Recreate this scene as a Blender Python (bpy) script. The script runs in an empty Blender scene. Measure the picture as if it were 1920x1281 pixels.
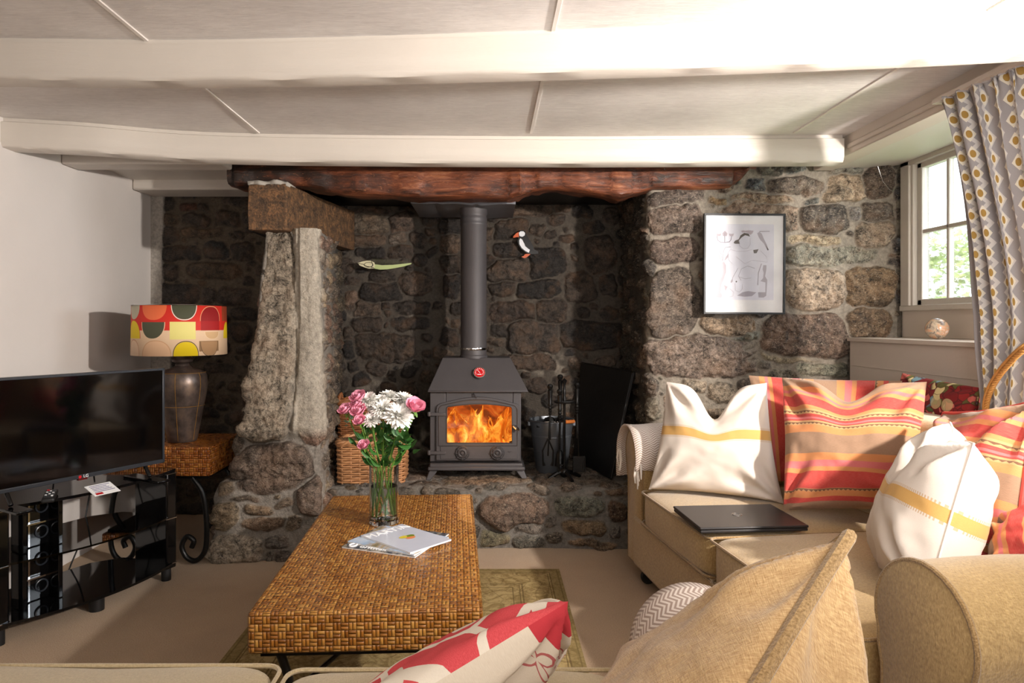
import bpy, bmesh, math, random
import numpy as np
from mathutils import Vector, Matrix
R = math.radians; PI = math.pi
scene = bpy.context.scene
COL = scene.collection
F = 1280.0; CX = 918.0; CY = 607.0; CH = 1.22       # focal length in pixels, vanishing point, eye height
def P(px, py, Y):                                      # a photo pixel at depth Y as a world point
    return Vector(((px-CX)/F*Y, Y, CH-(py-CY)/F*Y))
def hx(r, g, b, a=1.0):
    f = lambda c: (c/255/12.92) if c/255 <= .04045 else ((c/255+.055)/1.055)**2.4
    return (f(r), f(g), f(b), a)

# ------------------------------------------------------------ node helper
class G:
    def __init__(s, name):
        s.m = bpy.data.materials.new(name); s.m.use_nodes = True
        s.t = s.m.node_tree; s.t.nodes.clear()
        s.o = s.t.nodes.new('ShaderNodeOutputMaterial')
    def n(s, ty, **kw):
        nd = s.t.nodes.new(ty)
        for k, v in kw.items(): setattr(nd, k, v)
        return nd
    def set(s, inp, v):
        if isinstance(v, bpy.types.NodeSocket): s.t.links.new(v, inp)
        elif v is not None: inp.default_value = v
    def f(s, op, *a, clamp=False):
        nd = s.n('ShaderNodeMath', operation=op, use_clamp=clamp)
        for i, v in enumerate(a): s.set(nd.inputs[i], v)
        return nd.outputs[0]
    def add(s, a, b): return s.f('ADD', a, b)
    def sub(s, a, b): return s.f('SUBTRACT', a, b)
    def mul(s, a, b): return s.f('MULTIPLY', a, b)
    def uv(s):
        nd = s.n('ShaderNodeTexCoord'); sp = s.n('ShaderNodeSeparateXYZ')
        s.t.links.new(nd.outputs['UV'], sp.inputs[0]); return sp.outputs[0], sp.outputs[1], nd.outputs['UV']
    def obj(s): return s.n('ShaderNodeTexCoord').outputs['Object']
    def sep(s, v):
        sp = s.n('ShaderNodeSeparateXYZ'); s.set(sp.inputs[0], v); return sp.outputs
    def comb(s, x, y, z=0.0):
        c = s.n('ShaderNodeCombineXYZ'); s.set(c.inputs[0], x); s.set(c.inputs[1], y); s.set(c.inputs[2], z); return c.outputs[0]
    def scale(s, v, sc):
        m = s.n('ShaderNodeMapping'); s.set(m.inputs[0], v); m.inputs['Scale'].default_value = sc; return m.outputs[0]
    def noise(s, v, sc, det=3, ro=.5, di=0, col=False):
        nd = s.n('ShaderNodeTexNoise'); s.set(nd.inputs['Vector'], v)
        nd.inputs['Scale'].default_value = sc; nd.inputs['Detail'].default_value = det
        nd.inputs['Roughness'].default_value = ro; nd.inputs['Distortion'].default_value = di
        return nd.outputs['Color' if col else 'Fac']
    def voro(s, v, sc, feat='F1', out='Distance', rnd=1.0):
        nd = s.n('ShaderNodeTexVoronoi', feature=feat); s.set(nd.inputs['Vector'], v)
        nd.inputs['Scale'].default_value = sc; nd.inputs['Randomness'].default_value = rnd
        return nd.outputs[out]
    def mix(s, f, a, b, mode='MIX'):
        nd = s.n('ShaderNodeMix', data_type='RGBA', blend_type=mode)
        s.set(nd.inputs[0], f); s.set(nd.inputs[6], a); s.set(nd.inputs[7], b); return nd.outputs[2]
    def ramp(s, f, st, const=False):
        nd = s.n('ShaderNodeValToRGB'); e = nd.color_ramp.elements
        nd.color_ramp.interpolation = 'CONSTANT' if const else 'LINEAR'
        e[0].position = st[0][0]; e[0].color = st[0][1]; e[1].position = st[1][0]; e[1].color = st[1][1]
        for p, c in st[2:]:
            q = e.new(p); q.color = c
        s.set(nd.inputs[0], f); return nd.outputs[0]
    def rg(s, f, a, b, c=0.0, d=1.0):                  # clamped map range
        nd = s.n('ShaderNodeMapRange'); s.set(nd.inputs[0], f)
        for i, v in enumerate((a, b, c, d)): nd.inputs[1+i].default_value = v
        return nd.outputs[0]
    def bump(s, h, st=.5, dist=.01, nrm=None):
        nd = s.n('ShaderNodeBump'); nd.inputs['Strength'].default_value = st; nd.inputs['Distance'].default_value = dist
        s.set(nd.inputs['Height'], h)
        if nrm is not None: s.set(nd.inputs['Normal'], nrm)
        return nd.outputs[0]
    def out(s, col, rough=.6, metal=0, nrm=None, spec=None, sheen=0, em=None, ems=0, coat=0, trans=0, ior=None, alpha=None):
        b = s.n('ShaderNodeBsdfPrincipled')
        s.set(b.inputs['Base Color'], col); s.set(b.inputs['Roughness'], rough); s.set(b.inputs['Metallic'], metal)
        if nrm is not None: s.set(b.inputs['Normal'], nrm)
        if spec is not None: s.set(b.inputs['Specular IOR Level'], spec)
        if sheen: b.inputs['Sheen Weight'].default_value = sheen
        if coat: b.inputs['Coat Weight'].default_value = coat; b.inputs['Coat Roughness'].default_value = .08
        if em is not None: s.set(b.inputs['Emission Color'], em); s.set(b.inputs['Emission Strength'], ems)
        if trans: b.inputs['Transmission Weight'].default_value = trans
        if ior: b.inputs['IOR'].default_value = ior
        if alpha is not None: s.set(b.inputs['Alpha'], alpha)
        s.t.links.new(b.outputs[0], s.o.inputs[0]); return s.m
def plain(name, col, rough=.5, metal=0, var=.08, bsc=0, bst=.2, coat=0, spec=None):
    g = G(name); o = g.obj()
    c = g.mix(g.rg(g.noise(o, 9, 4), .3, .7), tuple(x*(1-var) for x in col[:3])+(1,), tuple(min(1, x*(1+var)) for x in col[:3])+(1,))
    nr = g.bump(g.noise(o, bsc, 4), bst, .004) if bsc else None
    return g.out(c, rough, metal, nr, coat=coat, spec=spec)

# ------------------------------------------------------------ mesh helper
class MB:
    def __init__(s): s.v = []; s.f = []; s.uv = {}; s.solid = False
    def add(s, vs, fs, uvs=None):
        o = len(s.v); s.v += [Vector(p) for p in vs]
        for i, f in enumerate(fs):
            if uvs is not None: s.uv[len(s.f)] = uvs[i]
            s.f.append([o+k for k in f])
        return s
    def box(s, a, b, M=None):
        x0, y0, z0 = a; x1, y1, z1 = b; s.solid = True
        vs = [Vector(p) for p in ((x0,y0,z0),(x1,y0,z0),(x1,y1,z0),(x0,y1,z0),(x0,y0,z1),(x1,y0,z1),(x1,y1,z1),(x0,y1,z1))]
        if M: vs = [M @ p for p in vs]
        fs = [(0,3,2,1),(4,5,6,7),(0,1,5,4),(1,2,6,5),(2,3,7,6),(3,0,4,7)]
        X, Y, Z = x1-x0, y1-y0, z1-z0
        q = lambda a, b, c=0.0, d=0.0: [(c, d), (c+a, d), (c+a, d+b), (c, d+b)]
        uvs = [[(0,0),(0,Y),(X,Y),(X,0)], [(0,Z),(X,Z),(X,Z+Y),(0,Z+Y)], q(X, Z), q(Y, Z, X), q(X, Z), q(Y, Z)]
        return s.add(vs, fs, uvs)
    def hexa(s, bot, top):                             # four bottom points, four top points
        return s.add(list(bot)+list(top), [(0,3,2,1),(4,5,6,7),(0,1,5,4),(1,2,6,5),(2,3,7,6),(3,0,4,7)])
    def tube(s, pts, r, n=8, closed=False, caps=True):
        pts = [Vector(p) for p in pts]; N = len(pts)
        rr = r if isinstance(r, (list, tuple)) else [r]*N
        up = None; rings = []
        for i in range(N):
            a = pts[(i-1) % N] if (closed or i > 0) else pts[i]; b = pts[(i+1) % N] if (closed or i < N-1) else pts[i]
            d = (b-a); d = d.normalized() if d.length > 1e-9 else Vector((0,0,1))
            if up is None: up = Vector((0,0,1)) if abs(d.z) < .9 else Vector((1,0,0))
            e1 = d.cross(up)
            if e1.length < 1e-4: e1 = d.orthogonal()
            e1.normalize(); e2 = e1.cross(d).normalized(); up = e2
            rings.append([pts[i]+(e1*math.cos(2*PI*k/n)+e2*math.sin(2*PI*k/n))*rr[i] for k in range(n)])
        vs = [p for q in rings for p in q]; fs = []
        for i in range(N if closed else N-1):
            j = (i+1) % N
            for k in range(n): fs.append((i*n+k, i*n+(k+1) % n, j*n+(k+1) % n, j*n+k))
        if not closed and caps: fs += [tuple(range(n))[::-1], tuple((N-1)*n+k for k in range(n))]
        return s.add(vs, fs)
    def lathe(s, prof, c=(0,0,0), n=32, M=None, uvscale=None):   # prof (r,z), bottom to top
        vs = []; fs = []; uvs = []
        for r, z in prof:
            for k in range(n): vs.append(Vector((r*math.cos(2*PI*k/n), r*math.sin(2*PI*k/n), z)))
        vs = [(M @ v if M else v)+Vector(c) for v in vs]
        m = len(prof)
        for i in range(m-1):
            for k in range(n):
                fs.append((i*n+k, i*n+(k+1) % n, (i+1)*n+(k+1) % n, (i+1)*n+k))
                uvs.append([(k/n, i/(m-1)), ((k+1)/n, i/(m-1)), ((k+1)/n, (i+1)/(m-1)), (k/n, (i+1)/(m-1))])
        if prof[0][0] > 1e-4: fs.append(tuple(range(n))[::-1]); uvs.append([(0,0)]*n)
        if prof[-1][0] > 1e-4: fs.append(tuple((m-1)*n+k for k in range(n))); uvs.append([(0,1)]*n)
        return s.add(vs, fs, uvs)
    def prism(s, poly, d, M=None):                     # polygon in xy extruded to z=d
        n = len(poly); vs = [Vector((x,y,0)) for x,y in poly]+[Vector((x,y,d)) for x,y in poly]
        if M: vs = [M @ v for v in vs]
        fs = [tuple(range(n))[::-1], tuple(range(n, 2*n))]+[(i, (i+1) % n, n+(i+1) % n, n+i) for i in range(n)]
        return s.add(vs, fs)
    def ball(s, c, r, n=14, m=9, sc=(1,1,1)):
        pr = []
        for i in range(m+1):
            a = -PI/2+PI*i/m; pr.append((max(1e-5, r*math.cos(a)), r*math.sin(a)))
        return s.lathe(pr, c, n, Matrix.Diagonal((*sc, 1)))
    def grid(s, A, uvA=None, flip=False):              # A[i][j] -> points, numpy array (n,m,3)
        n, m = A.shape[:2]; fs = []; uvs = [] if uvA is not None else None
        for i in range(n-1):
            for j in range(m-1):
                q = [(i,j),(i+1,j),(i+1,j+1),(i,j+1)]
                if flip: q = q[::-1]
                fs.append([a*m+b for a, b in q])
                if uvs is not None: uvs.append([tuple(uvA[a,b]) for a, b in q])
        return s.add([Vector(p) for p in A.reshape(-1,3)], fs, uvs)
def obj(name, mb, mat, parent=None, bevel=0, seg=2, smooth=True, ang=38, sub=0, solid=0):
    me = bpy.data.meshes.new(name)
    me.from_pydata([tuple(p) for p in mb.v], [], mb.f)
    if mb.uv:
        ul = me.uv_layers.new(name='UVMap')
        for pi, pl in enumerate(me.polygons):
            u = mb.uv.get(pi)
            if u:
                for k, li in enumerate(pl.loop_indices): ul.data[li].uv = u[k]
    me.validate(); me.update()
    bm = bmesh.new(); bm.from_mesh(me); 
    if not mb.solid: bmesh.ops.remove_doubles(bm, verts=bm.verts, dist=1e-5)
    bmesh.ops.recalc_face_normals(bm, faces=bm.faces); bm.to_mesh(me); bm.free()
    if smooth:
        me.polygons.foreach_set('use_smooth', [True]*len(me.polygons)); me.set_sharp_from_angle(angle=R(ang))
    if mat: me.materials.append(mat)
    o = bpy.data.objects.new(name, me); COL.objects.link(o)
    if parent: adopt(o, parent)
    if solid:
        md = o.modifiers.new('s', 'SOLIDIFY'); md.thickness = solid; md.offset = 0
    if bevel:
        md = o.modifiers.new('b', 'BEVEL'); md.width = bevel; md.segments = seg; md.limit_method = 'ANGLE'; md.angle_limit = R(35); md.harden_normals = False
    if sub:
        md = o.modifiers.new('u', 'SUBSURF'); md.levels = sub; md.render_levels = sub
    return o
def world_of(o):
    M = o.matrix_basis.copy()
    if o.parent: M = world_of(o.parent) @ o.matrix_parent_inverse @ M
    return M
def adopt(o, parent):
    o.parent = parent; o.matrix_parent_inverse = world_of(parent).inverted()
def thing(name, label, cat, loc=(0,0,0), group=None):
    o = bpy.data.objects.new(name, None); o.location = loc; o.empty_display_size = .05; COL.objects.link(o)
    return tag(o, label, cat, group)
def tag(o, label, cat, group=None):
    o['label'] = label; o['category'] = cat
    if group: o['group'] = group
    return o
def struct(o): o['kind'] = 'structure'; return o
def dup(o, parent=None):
    c = o.copy(); COL.objects.link(c)
    if parent: c.parent = parent
    for ch in list(o.children): dup(ch, c)
    return c
def text(name, body, size, M, mat, parent, ext=.0006):
    cu = bpy.data.curves.new(name, 'FONT'); cu.body = body; cu.size = size; cu.extrude = ext; cu.align_x = 'CENTER'; cu.align_y = 'CENTER'
    tmp = bpy.data.objects.new('tmp_text', cu); COL.objects.link(tmp); bpy.context.view_layer.update()
    me = bpy.data.meshes.new_from_object(tmp.evaluated_get(bpy.context.evaluated_depsgraph_get())); bpy.data.objects.remove(tmp); me.name = name
    o = bpy.data.objects.new(name, me); o.matrix_basis = M; me.materials.clear(); me.materials.append(mat); COL.objects.link(o)
    if parent: adopt(o, parent)
    return o
def frame(o, x, y, z=None):                           # matrix from origin and two axes
    x = Vector(x).normalized(); y = Vector(y); y = (y-x*y.dot(x)).normalized(); z = x.cross(y)
    return Matrix(((x[0],y[0],z[0],o[0]),(x[1],y[1],z[1],o[1]),(x[2],y[2],z[2],o[2]),(0,0,0,1)))
def spline(pts, n=8):                                  # Catmull-Rom through points
    pts = [Vector(p) for p in pts]; q = [pts[0]*2-pts[1]]+pts+[pts[-1]*2-pts[-2]]; out = []
    for i in range(1, len(q)-2):
        for k in range(n):
            t = k/n; a, b, c, d = q[i-1], q[i], q[i+1], q[i+2]
            out.append(.5*((2*b)+(c-a)*t+(2*a-5*b+4*c-d)*t*t+(3*b-a-3*c+d)*t**3))
    out.append(pts[-1]); return out

# ------------------------------------------------------------ numpy noise
def _hash(ix, iy, seed):
    n = (ix.astype(np.int64)*374761393+iy.astype(np.int64)*668265263+seed*1442695041) & 0x7fffffff
    n = ((n ^ (n >> 13))*1274126177) & 0x7fffffff
    return ((n ^ (n >> 16)) & 0xffff)/65535.0
def vn(x, y, seed=0):
    ix = np.floor(x); iy = np.floor(y); fx = x-ix; fy = y-iy
    fx = fx*fx*(3-2*fx); fy = fy*fy*(3-2*fy)
    a = _hash(ix, iy, seed); b = _hash(ix+1, iy, seed); c = _hash(ix, iy+1, seed); d = _hash(ix+1, iy+1, seed)
    return (a*(1-fx)+b*fx)*(1-fy)+(c*(1-fx)+d*fx)*fy
def fbm(x, y, seed=0, o=4):
    s = 0; a = .5; t = 0
    for k in range(o): s = s+a*vn(x*2**k+k*17.3, y*2**k+k*9.1, seed+k); t += a; a *= .5
    return s/t-.5

# ------------------------------------------------------------ rubble masonry as a displaced surface
def masonry(name, S, U, V, res, stones, mat, seed=1, fill=((.11,.06),(.06,.035),(.03,.02)), pal=None, mortar=(.3,.28,.25), H=.03, rough=.006, post=None, fillbox=None, tries=500, flip=False, depth_fn=None):
    rng = random.Random(seed)
    nu = int(U/res)+1; nv = int(V/res)+1
    u = np.linspace(0, U, nu)[:,None]*np.ones((1,nv)); v = np.ones((nu,1))*np.linspace(0, V, nv)[None,:]
    w = .032
    uw = u+w*2*fbm(u*9, v*9, seed+5, 3)+.006*fbm(u*60, v*60, seed+6, 2); vw = v+w*2*fbm(u*9+40, v*9, seed+7, 3)+.006*fbm(u*60, v*60+30, seed+8, 2)
    d1 = np.full((nu,nv), 9.0); d2 = np.full((nu,nv), 9.0); idx = np.full((nu,nv), -1, int); rad = np.ones((nu,nv))*.02
    cov = np.zeros((int(U/.01)+2, int(V/.01)+2), bool)
    st = []
    def mask(s, k):
        cu, cv, ru, rv, rot, p = s[:6]; ex = max(ru, rv)*k+.01
        i0, i1 = max(0, int((cu-ex)/.01)), min(cov.shape[0], int((cu+ex)/.01)+2); j0, j1 = max(0, int((cv-ex)/.01)), min(cov.shape[1], int((cv+ex)/.01)+2)
        if i1 <= i0 or j1 <= j0: return None
        gu = (np.arange(i0, i1)*.01)[:,None]-cu; gv = (np.arange(j0, j1)*.01)[None,:]-cv
        c, q = math.cos(rot), math.sin(rot); a = np.abs(gu*c+gv*q)/(ru*k); b = np.abs(-gu*q+gv*c)/(rv*k)
        return (slice(i0,i1), slice(j0,j1)), (a**p+b**p) < 1
    for s in stones:
        s = list(s); st.append(s); m = mask(s, 1.0)
        if m: cov[m[0]] |= m[1]
    for (a, b) in fill:
        miss = 0; n = 0
        while miss < tries:
            s = [rng.uniform(0, U), rng.uniform(0, V), a*rng.uniform(.7,1.2), b*rng.uniform(.75,1.25), rng.uniform(-.18,.18), rng.uniform(2.2,3.4), rng.choice(pal) if pal else (.2,.2,.2), H*rng.uniform(.6,1.1)]
            if s[2] < .045 and rng.random() < .3: s[4] = rng.uniform(-1.2,1.2)
            if fillbox and not fillbox(s[0], s[1]): miss += 1; continue
            m = mask(s, 1.05)
            if m is None or not m[1].any() or (cov[m[0]] & m[1]).sum() > .04*m[1].sum(): miss += 1; continue
            m = mask(s, 1.0); cov[m[0]] |= m[1]; st.append(s)
    for k, s in enumerate(st):
        cu, cv, ru, rv, rot, p = s[:6]; ex = math.hypot(ru, rv)*1.3+.03
        i0, i1 = max(0, int((cu-ex)/U*(nu-1))), min(nu, int((cu+ex)/U*(nu-1))+2); j0, j1 = max(0, int((cv-ex)/V*(nv-1))), min(nv, int((cv+ex)/V*(nv-1))+2)
        if i1 <= i0 or j1 <= j0: continue
        sl = (slice(i0,i1), slice(j0,j1)); gu = uw[sl]-cu; gv = vw[sl]-cv; c, q = math.cos(rot), math.sin(rot)
        a = np.abs(gu*c+gv*q)/ru; b = np.abs(-gu*q+gv*c)/rv; d = (a**p+b**p)**(1/p)
        d = 1+(d-1)*min(ru, rv)/.05
        o1 = d1[sl]; better = d < o1
        d2[sl] = np.where(better, o1, np.minimum(d2[sl], d)); d1[sl] = np.where(better, d, o1); idx[sl] = np.where(better, k, idx[sl])
    e = np.minimum((1-d1)*.05, (d2-d1)*.05*.5-.003)
    e = np.maximum(e, -.02)
    K = np.array([s[7] for s in st]+[0.0]); Hs = K[idx]
    tl = np.array([[rng.uniform(-.12,.12), rng.uniform(-.12,.12)] for s in st]+[[0,0]])
    cc = np.array([[s[0], s[1]] for s in st]+[[0,0]])
    ins = np.clip(e/.004, 0, 1)
    tilt = ((u-cc[idx,0])*tl[idx,0]+(v-cc[idx,1])*tl[idx,1])
    grain = fbm(u*38, v*38, seed+11, 4); big = fbm(u*11, v*11, seed+12, 3)
    rid = np.abs(fbm(u*13+idx*3.1, v*19+idx*1.7, seed+13, 5)); fine = fbm(u*95, v*95, seed+15, 3)
    h = np.where(e > 0, Hs*(1-np.exp(-e/.012))+tilt*ins+(rough*1.6*grain+big*.02+rough*3.2*(rid-.12)+rough*.9*fine)*ins, -.004+.008*big+.005*grain)
    cs = np.array([list(s[6])[:3] for s in st]+[[.2,.2,.2]]); col = cs[idx]
    jit = np.array([rng.uniform(.8,1.2) for s in st]+[1]); col = col*jit[idx][...,None]
    mo = np.array(mortar)[None,None,:]*(1+.35*fbm(u*20, v*20, seed+14, 3))[...,None]
    k = np.clip((e+.0015)/.004, 0, 1)[...,None]; col = mo*(1-k)+col*k; al = k[...,0].copy()
    if post: h, col, al = post(u, v, h, col, al, e)
    X = S(u, v); du = np.gradient(X, axis=0); dv = np.gradient(X, axis=1); N = np.cross(du, dv); N /= np.linalg.norm(N, axis=2, keepdims=True)+1e-12
    if flip: N = -N
    X = X+N*h[...,None]
    me = bpy.data.meshes.new(name); nvt = nu*nv
    me.vertices.add(nvt); me.vertices.foreach_set('co', X.reshape(-1).astype(np.float32))
    ii = (np.arange(nu-1)[:,None]*nv+np.arange(nv-1)[None,:]).reshape(-1)
    q = np.stack([ii, ii+nv, ii+nv+1, ii+1], 1)
    if flip: q = q[:, ::-1]
    nf = len(q); me.loops.add(nf*4); me.loops.foreach_set('vertex_index', q.reshape(-1).astype(np.int32))
    me.polygons.add(nf); me.polygons.foreach_set('loop_start', np.arange(0, nf*4, 4, dtype=np.int32)); me.polygons.foreach_set('use_smooth', np.ones(nf, bool))
    at = me.color_attributes.new('Col', 'FLOAT_COLOR', 'POINT')
    at.data.foreach_set('color', np.concatenate([np.clip(col, 0, 1), al[...,None]], 2).reshape(-1).astype(np.float32))
    me.update(); me.validate(); me.materials.append(mat)
    o = bpy.data.objects.new(name, me); COL.objects.link(o); return struct(o)
# ============================================================ materials
def mat_stone(name, sc=1.0, rough=.72, spec=.35, speck=.5):
    g = G(name); o = g.obj()
    at = g.n('ShaderNodeAttribute', attribute_name='Col')
    c, al = at.outputs['Color'], at.outputs['Alpha']
    n1 = g.noise(o, 26, 6, .7, .4); n2 = g.noise(o, 130, 4, .7); n3 = g.noise(o, 7, 4, .6)
    m = g.f('ADD', g.rg(n1, .34, .66, .12, 1.75), g.rg(n2, .36, .64, -.45, .5))
    mm = g.f('ADD', g.mul(m, g.mul(al, .9)), g.sub(1.0, g.mul(al, .9)))
    c1 = g.mix(1.0, c, g.comb(mm, mm, mm), 'MULTIPLY')
    c1 = g.mix(g.mul(g.rg(n3, .5, .72, 0, .35), al), c1, hx(132,98,70))
    c1 = g.mix(g.mul(g.rg(n3, .5, .3, 0, .55), al), c1, hx(34,30,28))
    fl = g.rg(g.noise(g.scale(o, (1,1,1.7)), 85, 6, .85, .6), .55, .63)
    c1 = g.mix(g.mul(g.mul(fl, al), speck), c1, hx(205,188,165))
    mo = g.rg(g.noise(o, 60, 4, .6), .35, .65, .75, 1.15)
    c1 = g.mix(g.sub(1.0, al), c1, g.mix(1.0, c1, g.comb(mo, mo, mo), 'MULTIPLY'))
    hgt = g.add(g.mul(n1, .8), g.mul(n2, .45))
    return g.out(c1, rough, 0, g.bump(hgt, 1.0, .016*sc), spec)
M_rock = mat_stone('rubble_stone', speck=.62)  # exposed rubble with stronger pale flecks
M_soot = mat_stone('sooty_rubble_stone', 1.0, .5, .45, .12)

def mat_paint(name, col, brush=.25, rough=.45):
    g = G(name); o = g.obj()
    n = g.noise(g.scale(o, (1.2, 14, 14)), 6, 5, .6, .5); n2 = g.noise(o, 3, 4); n3 = g.noise(o, 45, 3)
    c = g.mix(g.rg(n2, .3, .7), tuple(x*.95 for x in col[:3])+(1,), col)
    return g.out(c, rough, 0, g.bump(g.add(n, g.mul(n3, .4)), brush, .004))
M_paint = mat_paint('cream_gloss_paint', hx(207,199,189))
M_wall = mat_paint('off_white_emulsion', hx(224,217,211), .15, .8)
M_panel = mat_paint('taupe_panel_paint', hx(205,192,180), .15, .5)
def _ceil():
    g = G('brushed_ceiling_paint'); o = g.obj()
    n = g.noise(g.scale(o, (3, 26, 1)), 5, 5, .65, 1.2); n2 = g.noise(o, 2.2, 4, .6)
    f = g.rg(g.add(g.mul(n, .5), g.mul(n2, .5)), .38, .62)
    return g.out(g.mix(f, hx(208,203,200), hx(238,234,231)), .7, 0, g.bump(n, .3, .004))
M_ceil = _ceil()
M_bead = plain('joint_bead_paint', hx(232,226,220), .5)

def _carpet():
    g = G('beige_carpet'); o = g.obj()
    n = g.noise(o, 260, 3, .7); n2 = g.noise(o, 5, 4, .6)
    c = g.mix(g.rg(n, .3, .7), hx(158,130,100), hx(202,174,142)); c = g.mix(g.rg(n2, .35, .65, 0, .22), c, hx(150,128,104))
    return g.out(c, .95, 0, g.bump(n, .7, .006), .1, sheen=.2)
M_carpet = _carpet()
def _rug():
    g = G('faded_olive_rug_weave'); u, v, uv = g.uv()
    n = g.noise(uv, 9, 6, .75, 2.5); vo = g.voro(uv, 11, 'DISTANCE_TO_EDGE'); n2 = g.noise(uv, 46, 4, .7, 1)
    c = g.mix(g.rg(n, .42, .56), hx(176,154,108), hx(136,114,74)); c = g.mix(g.rg(vo, .0, .05, .5, 0), c, hx(92,74,44))
    c = g.mix(g.rg(n2, .5, .62, 0, .5), c, hx(176,158,108))
    # border lines, measured inwards from the edge
    e = g.f('MINIMUM', g.f('MINIMUM', u, g.sub(1.31, u)), g.f('MINIMUM', v, g.sub(1.75, v)))
    for a, b in ((.012,.018),(.05,.056),(.062,.066),(.19,.196),(.204,.208),(.235,.24)):
        k = g.mul(g.f('GREATER_THAN', e, a), g.f('LESS_THAN', e, b)); c = g.mix(g.mul(k, .7), c, hx(88,72,44))
    k = g.f('LESS_THAN', e, .05); c = g.mix(g.mul(k, .5), c, hx(120,104,66))
    th = g.f('SINE', g.mul(v, 900)); c = g.mix(g.rg(th, -1, 1, 0, .15), c, hx(90,76,48))
    return g.out(c, .95, 0, g.bump(g.add(n2, g.mul(th, .2)), .5, .003), .1)
M_rug = _rug()

def _weave(name, cell, dark, mid, light):
    g = G(name); u, v, uv = g.uv()
    cu = g.f('DIVIDE', u, cell); cv = g.f('DIVIDE', v, cell)
    fu = g.f('FRACT', cu); fv = g.f('FRACT', cv)
    par = g.f('MODULO', g.add(g.f('FLOOR', cu), g.f('FLOOR', cv)), 2.0); par = g.f('GREATER_THAN', g.f('ABSOLUTE', par), .5)
    def strand(a, b):                                  # strand running along a, divided across b
        across = g.f('ABSOLUTE', g.f('SINE', g.mul(b, PI*2))); along = g.f('SINE', g.mul(a, PI))
        return g.mul(g.f('POWER', across, .45), g.f('POWER', along, .35))
    h = g.add(g.mul(strand(fu, fv), par), g.mul(strand(fv, fu), g.sub(1.0, par)))
    rnd = g.n('ShaderNodeTexWhiteNoise', noise_dimensions='3D')
    su = g.f('FLOOR', g.mul(cu, g.add(g.mul(g.sub(1.0, par), 1.0), 1.0))); sv = g.f('FLOOR', g.mul(cv, g.add(par, 1.0)))
    g.set(rnd.inputs['Vector'], g.comb(su, sv, par)); rv = rnd.outputs['Value']
    fib = g.add(g.mul(g.noise(g.scale(uv, (40, 900, 1)), 1, 3), par), g.mul(g.noise(g.scale(uv, (900, 40, 1)), 1, 3), g.sub(1.0, par)))
    c = g.ramp(g.add(g.mul(rv, .75), g.mul(fib, .25)), [(0.0, dark), (.45, mid), (1.0, light)])
    c = g.mix(g.mul(g.f('GREATER_THAN', g.noise(uv, 2.5, 3), .52), .1), c, dark)
    c = g.mix(g.rg(h, .55, .12, 0, .7), c, hx(66,32,10))
    return g.out(c, g.rg(rv, 0, 1, .22, .4), 0, g.bump(g.add(h, g.mul(fib, .2)), 1.0, cell*.28), .5, coat=.25)
M_weave = _weave('varnished_basket_weave', .0215, hx(116,66,22), hx(166,106,40), hx(200,148,72))
M_weave2 = _weave('varnished_basket_weave_end_table', .022, hx(118,58,16), hx(176,98,30), hx(212,142,58))

def _fabric(name, a, b, sc=(60, 900, 60), bst=.5, sheen=.4):
    g = G(name); o = g.obj()
    n = g.noise(g.scale(o, sc), 1, 3, .6); n2 = g.noise(o, 6, 4, .6); n3 = g.noise(g.scale(o, (sc[1], sc[0], sc[2])), 1, 2)
    c = g.mix(g.rg(g.add(g.mul(n, .6), g.mul(n3, .4)), .35, .65), a, b); c = g.mix(g.rg(n2, .4, .7, 0, .25), c, a)
    return g.out(c, .85, 0, g.bump(g.add(n, n3), bst, .0025), .2, sheen=sheen)
M_sofa = _fabric('tan_chenille', hx(147,118,73), hx(193,164,113), (120,500,120))
M_sofa_near = _fabric('tan_chenille_cushion', hx(160,124,80), hx(204,172,124), (90,700,90))
M_pipe = _fabric('tan_piping', hx(126,98,60), hx(168,138,94), (300,300,300), .3)
M_pale = _fabric('pale_gold_chenille', hx(182,162,124), hx(214,196,158), (120,600,120))
M_white = _fabric('white_cotton', hx(226,216,204), hx(240,232,222), (500,500,500), .15, .1)
def _band():
    g = G('white_cotton_with_ochre_band'); u, v, uv = g.uv()
    n = g.noise(g.scale(uv, (600,600,1)), 1, 2)
    c = g.mix(n, hx(206,194,182), hx(219,208,197))
    k = g.mul(g.f('GREATER_THAN', v, .205), g.f('LESS_THAN', v, .245)); c = g.mix(k, c, g.mix(n, hx(196,150,84), hx(210,168,104)))
    st = g.f('GREATER_THAN', g.f('SINE', g.mul(u, 1500)), .1)
    for a, b in ((.196,.205),(.245,.254)):
        k = g.mul(g.mul(g.f('GREATER_THAN', v, a), g.f('LESS_THAN', v, b)), st); c = g.mix(g.mul(k, .75), c, hx(186,150,108))
    return g.out(c, .85, 0, g.bump(n, .2, .001), .2, sheen=.1)
M_band = _band()
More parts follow.
